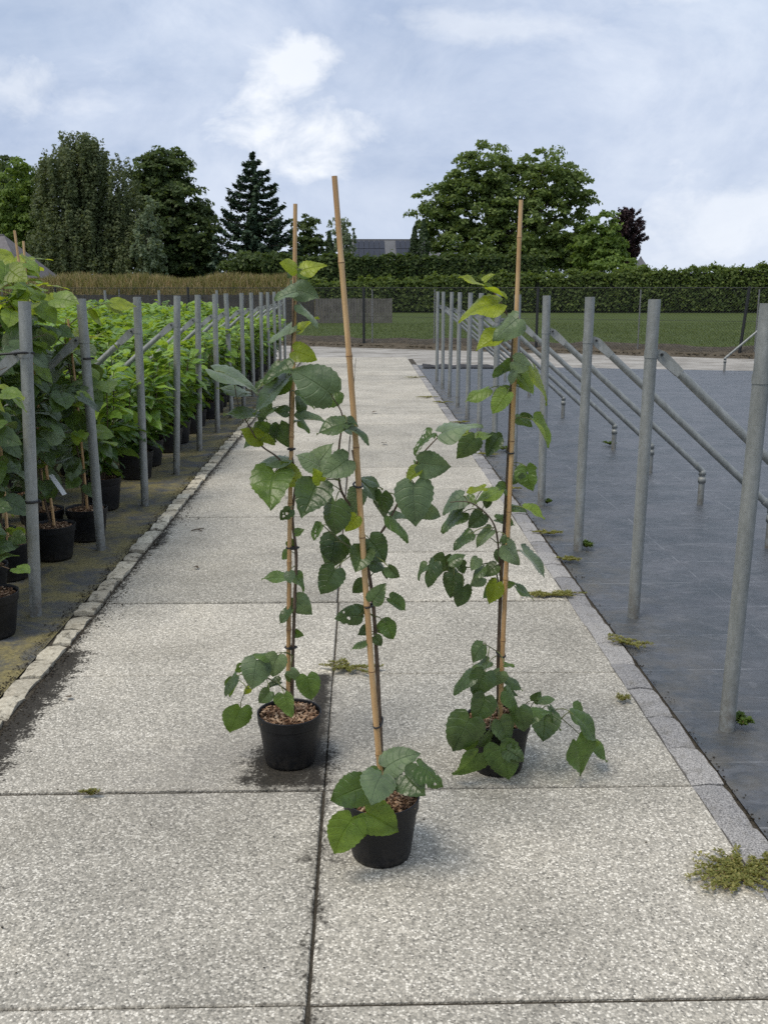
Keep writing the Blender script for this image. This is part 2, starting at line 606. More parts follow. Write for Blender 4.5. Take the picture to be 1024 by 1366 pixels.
def mat_leaf(name, top, under, veins=True, transl=0.35, sheen=0.0, rough=0.5):
    """broad leaf: uv.x runs across (-1..1 mapped to 0..1), uv.y from stalk to tip"""
    M = Mat(name, rough, 0, 0.5)
    uv = M.node('ShaderNodeTexCoord').outputs['UV']
    u, v, _ = M.xyz(uv)
    p = M.pos()
    au = M.math('MULTIPLY', M.math('ABSOLUTE', M.math('SUBTRACT', u, 0.5)), 2.0)
    side = M.math('SUBTRACT', v, M.math('MULTIPLY', au, 0.22))
    wave = M.math('ABSOLUTE', M.math('SUBTRACT', M.math('FRACT', M.math('MULTIPLY', side, 5.5)), 0.5))
    lat = M.ramp(wave, [(0.0, 1.0), (0.10, 0.0)])
    mid = M.ramp(au, [(0.0, 1.0), (0.06, 0.0)])
    vein = M.math('MAXIMUM', M.math('MULTIPLY', lat, 0.34), mid)
    vary = M.noise(p, 28, 5, 0.6)
    c = M.mix(1.0, top, M.ramp(vary, [(0.3, (0.62, 0.66, 0.64)), (0.7, (1.36, 1.30, 1.2))]), 'MULTIPLY')
    c = M.mix(1.0, c, M.ramp(M.rnd(), [(0, (0.62, 0.68, 0.66)), (0.5, (1.0, 1.0, 0.95)), (1, (1.42, 1.30, 1.15))]), 'MULTIPLY')
    if veins:
        c = M.mix(M.math('MULTIPLY', vein, 0.32), c, tuple(min(1, q * 1.7 + 0.03) for q in top))
        # browned spots and margins
        spot = M.ramp(M.noise(p, 75, 4, 0.6), [(0.70, 0.0), (0.76, 0.6)])
        c = M.mix(spot, c, (0.10, 0.075, 0.03))
    back = M.node('ShaderNodeNewGeometry').outputs['Backfacing']
    c = M.mix(back, c, under)
    M.set('Base Color', c)
    M.set('Sheen Weight', sheen)
    M.set('Sheen Roughness', 0.5)
    if veins:
        relief = M.math('SUBTRACT', M.math('MULTIPLY', M.noise(p, 60, 3, 0.5), 0.7), vein)
        M.set('Normal', M.bump(relief, 0.7, 0.005))
    tc_ = M.mix(1.0, tuple(min(1, q * k) for q, k in zip(under, (2.0, 1.9, 0.9))), M.ramp(vary, [(0.3, (0.8,) * 3), (0.7, (1.2,) * 3)]), 'MULTIPLY')
    M.translucent(tc_, transl)
    return M.m


def mat_foliage(name, a, b, transl=0.32, rough=0.6):
    """far foliage: every small leaf face takes a tone of its own"""
    M = Mat(name, rough, 0, 0.25)
    i = M.island()
    c = M.ramp(i, [(0.0, a), (0.6, tuple((x + y) / 2 for x, y in zip(a, b))), (1.0, b)])
    c = M.mix(1.0, c, M.ramp(M.noise(M.pos(), 0.55, 4, 0.6), [(0.3, (0.75, 0.78, 0.75)), (0.7, (1.25, 1.2, 1.15))]), 'MULTIPLY')
    M.set('Base Color', c)
    M.translucent(tuple(min(1, q * k) for q, k in zip(b, (1.5, 1.5, 0.8))), transl)
    return M.m


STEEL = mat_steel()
SOIL = mat_soil()
POT = mat_pot()
BAMBOO = mat_bamboo()
BARK = mat_bark()
BLACK = mat_plain('black_rubber', (0.012, 0.012, 0.013), 0.5)
LEAF = {
    'd': mat_leaf('lime_leaf_dark', (0.045, 0.082, 0.028), (0.10, 0.15, 0.045), transl=0.20, sheen=0.06, rough=0.34),
    'g': mat_leaf('lime_leaf_green', (0.066, 0.122, 0.030), (0.12, 0.19, 0.045), transl=0.30, sheen=0.04, rough=0.36),
    'l': mat_leaf('lime_leaf_light', (0.130, 0.210, 0.030), (0.175, 0.255, 0.045), transl=0.38, sheen=0.04, rough=0.42),
    'y': mat_leaf('lime_leaf_young', (0.185, 0.250, 0.024), (0.24, 0.30, 0.03), transl=0.48, sheen=0.04, rough=0.42),
    's': mat_leaf('lime_leaf_sheen', (0.100, 0.155, 0.080), (0.15, 0.21, 0.09), transl=0.20, sheen=0.30, rough=0.50),  # pale sheen on the upper face painted into the base colour
    'p': mat_leaf('lime_leaf_pale', (0.25, 0.32, 0.17), (0.25, 0.31, 0.14), transl=0.25, sheen=0.3),
}

# ================================================================ measured foreground lime trees (metres, from the pot's centre)
LIME_A = dict(at=(-0.26,3.17),
  wood=[
    ('stem',0.0065,[(0.008,0.02,0.104),(0.012,0.027,0.315),(0.027,0.013,0.596),(0.035,0.02,0.755),(0.024,0.027,0.885),(0.038,0.013,1.017),(0.023,0.02,1.142),(0.029,0.027,1.365),(0.042,0.013,1.558),(0.05,0.02,1.733)]),
    ('branch',0.0035,[(0.037,0.02,1.003),(-0.015,0.009,1.089),(-0.07,-0.002,1.134),(-0.106,-0.013,1.198),(-0.139,-0.024,1.273),(-0.149,-0.035,1.358)]),
    ('branch',0.003,[(0.006,0.02,0.247),(-0.069,-0.005,0.315),(-0.118,-0.03,0.334),(-0.159,-0.055,0.254)]),
  ],
  leaves=[  # leaf base, tip, width, tone, where the stalk leaves the wood
    ((0.057,-0.041,1.701),(0.03,-0.086,1.721),0.053,'y',(0.048,0.018,1.689)),
    ((0.078,-0.021,1.697),(0.142,-0.029,1.726),0.054,'y',(0.048,0.018,1.689)),
    ((0.054,-0.066,1.629),(-0.009,-0.073,1.617),0.048,'s',(0.046,0.017,1.646)),
    ((0.051,-0.019,1.636),(0.121,-0.043,1.62),0.07,'s',(0.046,0.017,1.646)),
    ((0.068,-0.04,1.589),(0.137,-0.05,1.547),0.022,'s',(0.044,0.015,1.602)),
    ((0.065,0.037,1.505),(0.114,0.028,1.553),0.03,'y',(0.039,0.017,1.51)),
    ((0.036,0.03,1.526),(-0.044,0.019,1.49),0.046,'s',(0.039,0.017,1.51)),
    ((0.044,-0.01,1.444),(0.114,-0.019,1.422),0.072,'y',(0.036,0.02,1.462)),
    ((0.04,-0.066,1.39),(-0.051,-0.078,1.362),0.062,'g',(0.029,0.027,1.365)),
    ((0.031,-0.039,1.362),(-0.028,-0.05,1.301),0.056,'g',(0.029,0.027,1.365)),
    ((0.02,-0.071,1.358),(-0.086,-0.089,1.261),0.075,'d',(0.029,0.027,1.365)),
    ((0.05,-0.045,1.307),(0.11,-0.053,1.271),0.039,'g',(0.028,0.025,1.309)),
    ((-0.209,-0.042,1.382),(-0.068,-0.059,1.352),0.048,'s',(-0.149,-0.035,1.358)),
    ((-0.116,0.034,1.303),(-0.207,0.023,1.331),0.04,'d',(-0.142,-0.027,1.294)),
    ((-0.082,-0.053,1.24),(-0.178,-0.065,1.251),0.049,'d',(-0.114,-0.016,1.217)),
    ((0.024,-0.064,1.253),(-0.018,-0.069,1.261),0.038,'d',(0.026,0.024,1.253)),
    ((-0.034,0.041,1.254),(-0.082,0.034,1.214),0.049,'d',(0.026,0.024,1.253)),
    ((-0.067,-0.002,1.153),(-0.124,-0.011,1.201),0.056,'y',(-0.079,-0.005,1.15)),
    ((-0.077,0.049,1.206),(-0.032,0.041,1.163),0.048,'g',(-0.097,-0.01,1.182)),
    ((-0.058,-0.022,1.166),(-0.023,-0.026,1.146),0.033,'y',(-0.079,-0.005,1.15)),
    ((-0.012,0.038,1.199),(0.009,0.028,1.119),0.053,'d',(0.025,0.022,1.198)),
    ((0.051,0.008,1.218),(0.133,-0.001,1.227),0.044,'s',(0.025,0.022,1.198)),
    ((0.014,0.025,1.086),(-0.083,0.013,1.101),0.037,'s',(0.03,0.017,1.079)),
    ((-0.028,-0.011,1.048),(-0.035,-0.133,0.972),0.145,'g',(-0.002,0.012,1.067)),
    ((0.042,-0.011,1.017),(0.003,-0.02,1.084),0.064,'y',(0.038,0.013,1.017)),
    ((0.024,-0.059,0.931),(-0.008,-0.065,0.895),0.04,'d',(0.028,0.024,0.918)),
    ((0.039,-0.045,0.845),(0.068,-0.049,0.861),0.025,'g',(0.027,0.025,0.853)),
    ((0.008,0.035,0.799),(0.034,0.031,0.777),0.033,'g',(0.032,0.022,0.787)),
    ((0.007,0.038,0.762),(-0.017,0.034,0.735),0.031,'g',(0.035,0.02,0.755)),
    ((-0.003,0.041,0.667),(-0.079,0.032,0.682),0.036,'g',(0.031,0.017,0.675)),
    ((0.014,-0.03,0.709),(0.019,-0.054,0.68),0.04,'s',(0.033,0.018,0.715)),
    ((0.029,0.009,0.686),(0.067,0.001,0.638),0.035,'g',(0.031,0.017,0.675)),
    ((0.022,0.026,0.593),(0.081,0.016,0.539),0.068,'s',(0.027,0.013,0.596)),
    ((0.015,0.007,0.561),(-0.029,-0.001,0.519),0.039,'d',(0.023,0.017,0.526)),
    ((0.024,0.028,0.47),(0.053,0.013,0.466),0.031,'g',(0.019,0.02,0.456)),
    ((-0.058,-0.057,0.418),(-0.109,-0.063,0.439),0.023,'g',(0.016,0.024,0.385)),
    ((-0.099,-0.071,0.41),(-0.116,-0.115,0.329),0.105,'s',(-0.118,-0.03,0.334)),
    ((-0.027,-0.068,0.425),(-0.052,-0.078,0.347),0.082,'s',(0.016,0.024,0.385)),
    ((-0.17,-0.088,0.357),(-0.228,-0.098,0.306),0.036,'d',(-0.118,-0.03,0.334)),
    ((-0.154,-0.009,0.367),(-0.182,-0.014,0.34),0.032,'g',(-0.118,-0.03,0.334)),
    ((-0.053,-0.132,0.322),(-0.09,-0.139,0.283),0.05,'d',(-0.081,-0.011,0.32)),
    ((-0.029,-0.003,0.301),(-0.076,-0.01,0.285),0.027,'d',(-0.05,0.001,0.298)),
    ((-0.003,-0.15,0.318),(0.018,-0.16,0.242),0.057,'g',(-0.05,0.001,0.298)),
    ((0.075,-0.157,0.387),(0.089,-0.168,0.303),0.08,'g',(0.016,0.024,0.385)),
    ((0.016,-0.105,0.384),(0.049,-0.111,0.344),0.038,'s',(0.016,0.024,0.385)),
    ((-0.169,-0.004,0.205),(-0.199,-0.017,0.104),0.084,'g',(-0.159,-0.055,0.254)),
    ((-0.131,-0.04,0.294),(-0.154,-0.044,0.275),0.024,'y',(-0.139,-0.042,0.294)),
    ((0.048,0.04,1.689),(0.028,0.012,1.681),0.033,'d',(0.048,0.018,1.689)),
    ((0.061,0.064,1.711),(0.091,0.058,1.671),0.039,'g',(0.048,0.018,1.689)),
    ((0.033,0.086,1.65),(0.086,0.068,1.634),0.054,'s',(0.046,0.017,1.646)),
    ((0.013,0.03,1.364),(-0.088,0.017,1.325),0.056,'d',(0.029,0.027,1.365)),
    ((0.057,0.031,1.291),(0.075,0.024,1.234),0.033,'d',(0.028,0.025,1.309)),
    ((-0.084,0.037,1.153),(-0.133,0.03,1.127),0.043,'d',(-0.079,-0.005,1.15)),
    ((-0.079,0.077,1.198),(-0.093,0.072,1.156),0.034,'g',(-0.097,-0.01,1.182)),
    ((-0.056,0.063,1.15),(-0.028,0.059,1.137),0.025,'d',(-0.07,-0.002,1.134)),
    ((-0.019,0.042,1.197),(-0.035,0.035,1.145),0.035,'d',(0.025,0.022,1.198)),
    ((0.056,0.05,1.209),(0.092,0.044,1.18),0.025,'g',(0.025,0.022,1.198)),
    ((-0.003,0.076,1.081),(-0.081,0.066,1.055),0.032,'d',(-0.002,0.012,1.067)),
    ((0.015,0.062,0.684),(-0.002,0.046,0.674),0.026,'d',(0.031,0.017,0.675)),
    ((0.018,0.032,0.682),(0.045,0.027,0.656),0.021,'g',(0.031,0.017,0.675)),
    ((0.004,0.059,0.57),(0.047,0.054,0.559),0.037,'s',(0.023,0.017,0.526)),
    ((-0.195,0.016,0.309),(-0.195,0.008,0.241),0.031,'g',(-0.139,-0.042,0.294)),
    ((0.002,0.002,0.328),(0.0,-0.002,0.298),0.023,'g',(0.012,0.027,0.315)),
  ])
LIME_B = dict(at=(0.052,2.585),
  wood=[
    ('stem',0.007,[(0.006,0.02,0.178),(-0.004,0.027,0.415),(-0.011,0.013,0.584),(-0.023,0.02,0.784),(-0.042,0.027,0.914),(-0.054,0.013,1.025),(-0.062,0.02,1.108),(-0.077,0.027,1.211)]),
    ('branch',0.004,[(-0.044,0.02,0.92),(0.015,0.026,1.0),(0.067,0.033,1.101),(0.108,0.039,1.188),(0.174,0.045,1.259)]),
    ('branch',0.004,[(-0.054,0.02,1.023),(-0.109,0.017,1.099),(-0.114,0.014,1.213),(-0.103,0.011,1.304),(-0.13,0.008,1.357)]),
    ('branch',0.003,[(-0.042,0.02,0.912),(-0.109,-0.024,0.967),(-0.158,-0.068,1.024)]),
    ('branch',0.003,[(-0.0,0.02,0.239),(-0.04,0.038,0.164),(-0.081,0.056,0.097)]),
    ('branch',0.003,[(-0.0,0.02,0.246),(0.038,0.037,0.254),(0.083,0.054,0.227)]),
  ],
  leaves=[  # leaf base, tip, width, tone, where the stalk leaves the wood
    ((-0.134,-0.005,1.367),(-0.233,-0.019,1.425),0.094,'s',(-0.13,0.008,1.357)),
    ((-0.175,-0.018,1.125),(-0.208,-0.087,1.059),0.104,'d',(-0.11,0.016,1.127)),
    ((-0.164,-0.004,1.17),(-0.216,-0.012,1.212),0.052,'s',(-0.113,0.015,1.185)),
    ((-0.181,0.015,1.16),(-0.144,0.006,1.232),0.064,'s',(-0.112,0.015,1.156)),
    ((-0.163,-0.039,1.138),(-0.179,-0.053,1.171),0.036,'y',(-0.11,0.016,1.127)),
    ((-0.089,-0.037,1.195),(-0.153,-0.065,1.162),0.077,'s',(-0.113,0.015,1.185)),
    ((-0.091,-0.051,1.295),(-0.168,-0.061,1.278),0.051,'d',(-0.103,0.011,1.304)),
    ((-0.09,-0.058,1.303),(-0.061,-0.062,1.292),0.017,'d',(-0.103,0.011,1.304)),
    ((-0.091,-0.066,1.284),(-0.031,-0.074,1.25),0.026,'d',(-0.106,0.012,1.281)),
    ((-0.123,-0.062,1.086),(-0.144,-0.073,0.997),0.069,'d',(-0.109,0.017,1.099)),
    ((-0.068,-0.055,1.043),(-0.096,-0.061,1.004),0.042,'y',(-0.056,0.015,1.046)),
    ((-0.164,-0.063,1.021),(-0.188,-0.068,0.985),0.031,'g',(-0.158,-0.068,1.024)),
    ((-0.126,0.019,0.967),(-0.147,-0.004,0.887),0.089,'d',(-0.109,-0.024,0.967)),
    ((-0.125,-0.065,0.9),(-0.165,-0.075,0.833),0.071,'d',(-0.044,0.02,0.92)),
    ((-0.047,0.037,0.832),(-0.079,0.031,0.801),0.039,'d',(-0.033,0.024,0.849)),
    ((-0.049,-0.016,0.939),(-0.069,-0.062,0.893),0.072,'d',(-0.059,0.009,0.926)),
    ((-0.033,-0.012,0.97),(0.01,-0.022,0.906),0.071,'d',(-0.048,0.02,0.97)),
    ((-0.063,0.009,1.1),(-0.085,0.001,1.038),0.055,'s',(-0.062,0.02,1.108)),
    ((-0.053,0.044,1.115),(0.006,0.035,1.072),0.034,'s',(-0.062,0.02,1.108)),
    ((0.004,0.035,1.088),(-0.003,0.027,1.017),0.045,'d',(0.054,0.031,1.076)),
    ((0.089,-0.014,1.125),(0.094,-0.06,1.03),0.109,'s',(0.077,0.035,1.123)),
    ((0.11,-0.003,1.051),(0.16,-0.009,1.029),0.043,'s',(0.041,0.029,1.05)),
    ((0.024,0.013,1.027),(0.09,0.003,0.982),0.032,'g',(0.028,0.028,1.025)),
    ((0.104,-0.013,1.18),(0.185,-0.023,1.17),0.062,'s',(0.108,0.039,1.188)),
    ((0.104,-0.004,1.16),(0.068,-0.01,1.127),0.031,'y',(0.098,0.037,1.166)),
    ((0.136,-0.01,1.259),(0.082,-0.018,1.22),0.031,'g',(0.157,0.043,1.241)),
    ((0.16,-0.051,1.268),(0.248,-0.063,1.312),0.053,'s',(0.174,0.045,1.259)),
    ((0.236,0.031,1.254),(0.181,0.024,1.235),0.019,'y',(0.174,0.045,1.259)),
    ((-0.031,-0.012,0.908),(0.018,-0.018,0.895),0.03,'d',(-0.042,0.02,0.912)),
    ((0.019,-0.062,0.904),(0.048,-0.067,0.875),0.03,'d',(-0.042,0.02,0.912)),
    ((-0.024,-0.05,0.803),(0.003,-0.056,0.853),0.047,'d',(-0.028,0.022,0.817)),
    ((0.025,0.035,0.782),(0.071,0.028,0.755),0.037,'g',(-0.023,0.02,0.784)),
    ((-0.063,-0.039,0.758),(-0.125,-0.047,0.747),0.051,'d',(-0.02,0.018,0.734)),
    ((-0.05,-0.023,0.76),(-0.071,-0.027,0.787),0.028,'d',(-0.02,0.018,0.734)),
    ((-0.043,0.012,0.698),(-0.062,-0.017,0.697),0.033,'d',(-0.017,0.017,0.684)),
    ((0.027,0.033,0.709),(-0.018,0.027,0.69),0.046,'g',(-0.017,0.017,0.684)),
    ((0.012,-0.031,0.732),(0.033,-0.037,0.686),0.05,'g',(-0.02,0.018,0.734)),
    ((-0.044,-0.024,0.676),(-0.087,-0.029,0.667),0.01,'g',(-0.017,0.017,0.684)),
    ((-0.017,-0.019,0.688),(0.001,-0.023,0.662),0.029,'d',(-0.017,0.017,0.684)),
    ((-0.046,-0.156,0.302),(-0.142,-0.169,0.263),0.096,'g',(0.001,0.024,0.296)),
    ((-0.082,-0.159,0.205),(-0.133,-0.173,0.108),0.1,'l',(-0.03,0.034,0.183)),
    ((-0.046,-0.135,0.212),(0.045,-0.148,0.154),0.1,'l',(-0.02,0.029,0.202)),
    ((-0.0,-0.155,0.337),(-0.025,-0.238,0.311),0.102,'s',(-0.001,0.025,0.356)),
    ((-0.013,-0.147,0.347),(-0.041,-0.152,0.32),0.035,'g',(-0.001,0.025,0.356)),
    ((0.011,-0.093,0.325),(0.086,-0.104,0.382),0.066,'s',(0.001,0.024,0.296)),
    ((0.062,-0.136,0.326),(0.112,-0.196,0.301),0.092,'d',(0.001,0.024,0.296)),
    ((0.1,-0.16,0.361),(0.175,-0.17,0.324),0.056,'g',(-0.001,0.025,0.356)),
    ((0.012,-0.035,0.31),(0.068,-0.043,0.282),0.036,'d',(0.001,0.024,0.296)),
    ((-0.117,0.086,1.368),(-0.2,0.076,1.348),0.07,'g',(-0.13,0.008,1.357)),
    ((-0.171,0.081,1.153),(-0.125,0.075,1.145),0.037,'d',(-0.112,0.015,1.156)),
    ((-0.164,0.065,1.107),(-0.181,0.053,1.087),0.029,'y',(-0.109,0.017,1.099)),
    ((-0.099,0.067,1.262),(-0.049,0.061,1.25),0.019,'d',(-0.108,0.013,1.259)),
    ((-0.063,0.048,1.032),(-0.099,0.044,1.03),0.03,'y',(-0.068,0.019,1.042)),
    ((-0.168,0.084,0.984),(-0.193,0.081,0.976),0.019,'g',(-0.121,-0.035,0.981)),
    ((-0.146,0.032,0.945),(-0.127,0.018,0.895),0.057,'d',(-0.092,-0.013,0.953)),
    ((-0.028,0.045,0.931),(-0.042,0.007,0.89),0.061,'d',(-0.029,0.021,0.94)),
    ((-0.049,0.07,1.118),(0.006,0.063,1.1),0.027,'d',(-0.062,0.02,1.108)),
    ((0.033,0.084,1.006),(0.101,0.076,1.003),0.027,'d',(0.028,0.028,1.025)),
    ((0.1,0.05,1.174),(0.132,0.043,1.12),0.048,'g',(0.098,0.037,1.166)),
    ((0.12,0.083,1.138),(0.126,0.08,1.11),0.018,'y',(0.087,0.036,1.144)),
    ((-0.029,0.083,0.873),(0.008,0.078,0.863),0.023,'d',(-0.037,0.025,0.882)),
    ((0.017,0.072,0.859),(0.015,0.068,0.829),0.022,'d',(-0.033,0.024,0.849)),
    ((-0.052,0.062,0.726),(-0.075,0.059,0.721),0.02,'d',(-0.02,0.018,0.734)),
    ((0.021,0.051,0.706),(-0.011,0.047,0.698),0.031,'d',(-0.017,0.017,0.684)),
    ((0.017,0.073,0.685),(0.038,0.067,0.648),0.042,'d',(-0.017,0.017,0.684)),
    ((-0.051,-0.148,0.172),(-0.113,-0.155,0.175),0.053,'l',(-0.03,0.034,0.183)),
    ((0.004,-0.008,0.306),(0.05,-0.014,0.283),0.03,'d',(0.001,0.024,0.296)),
  ])
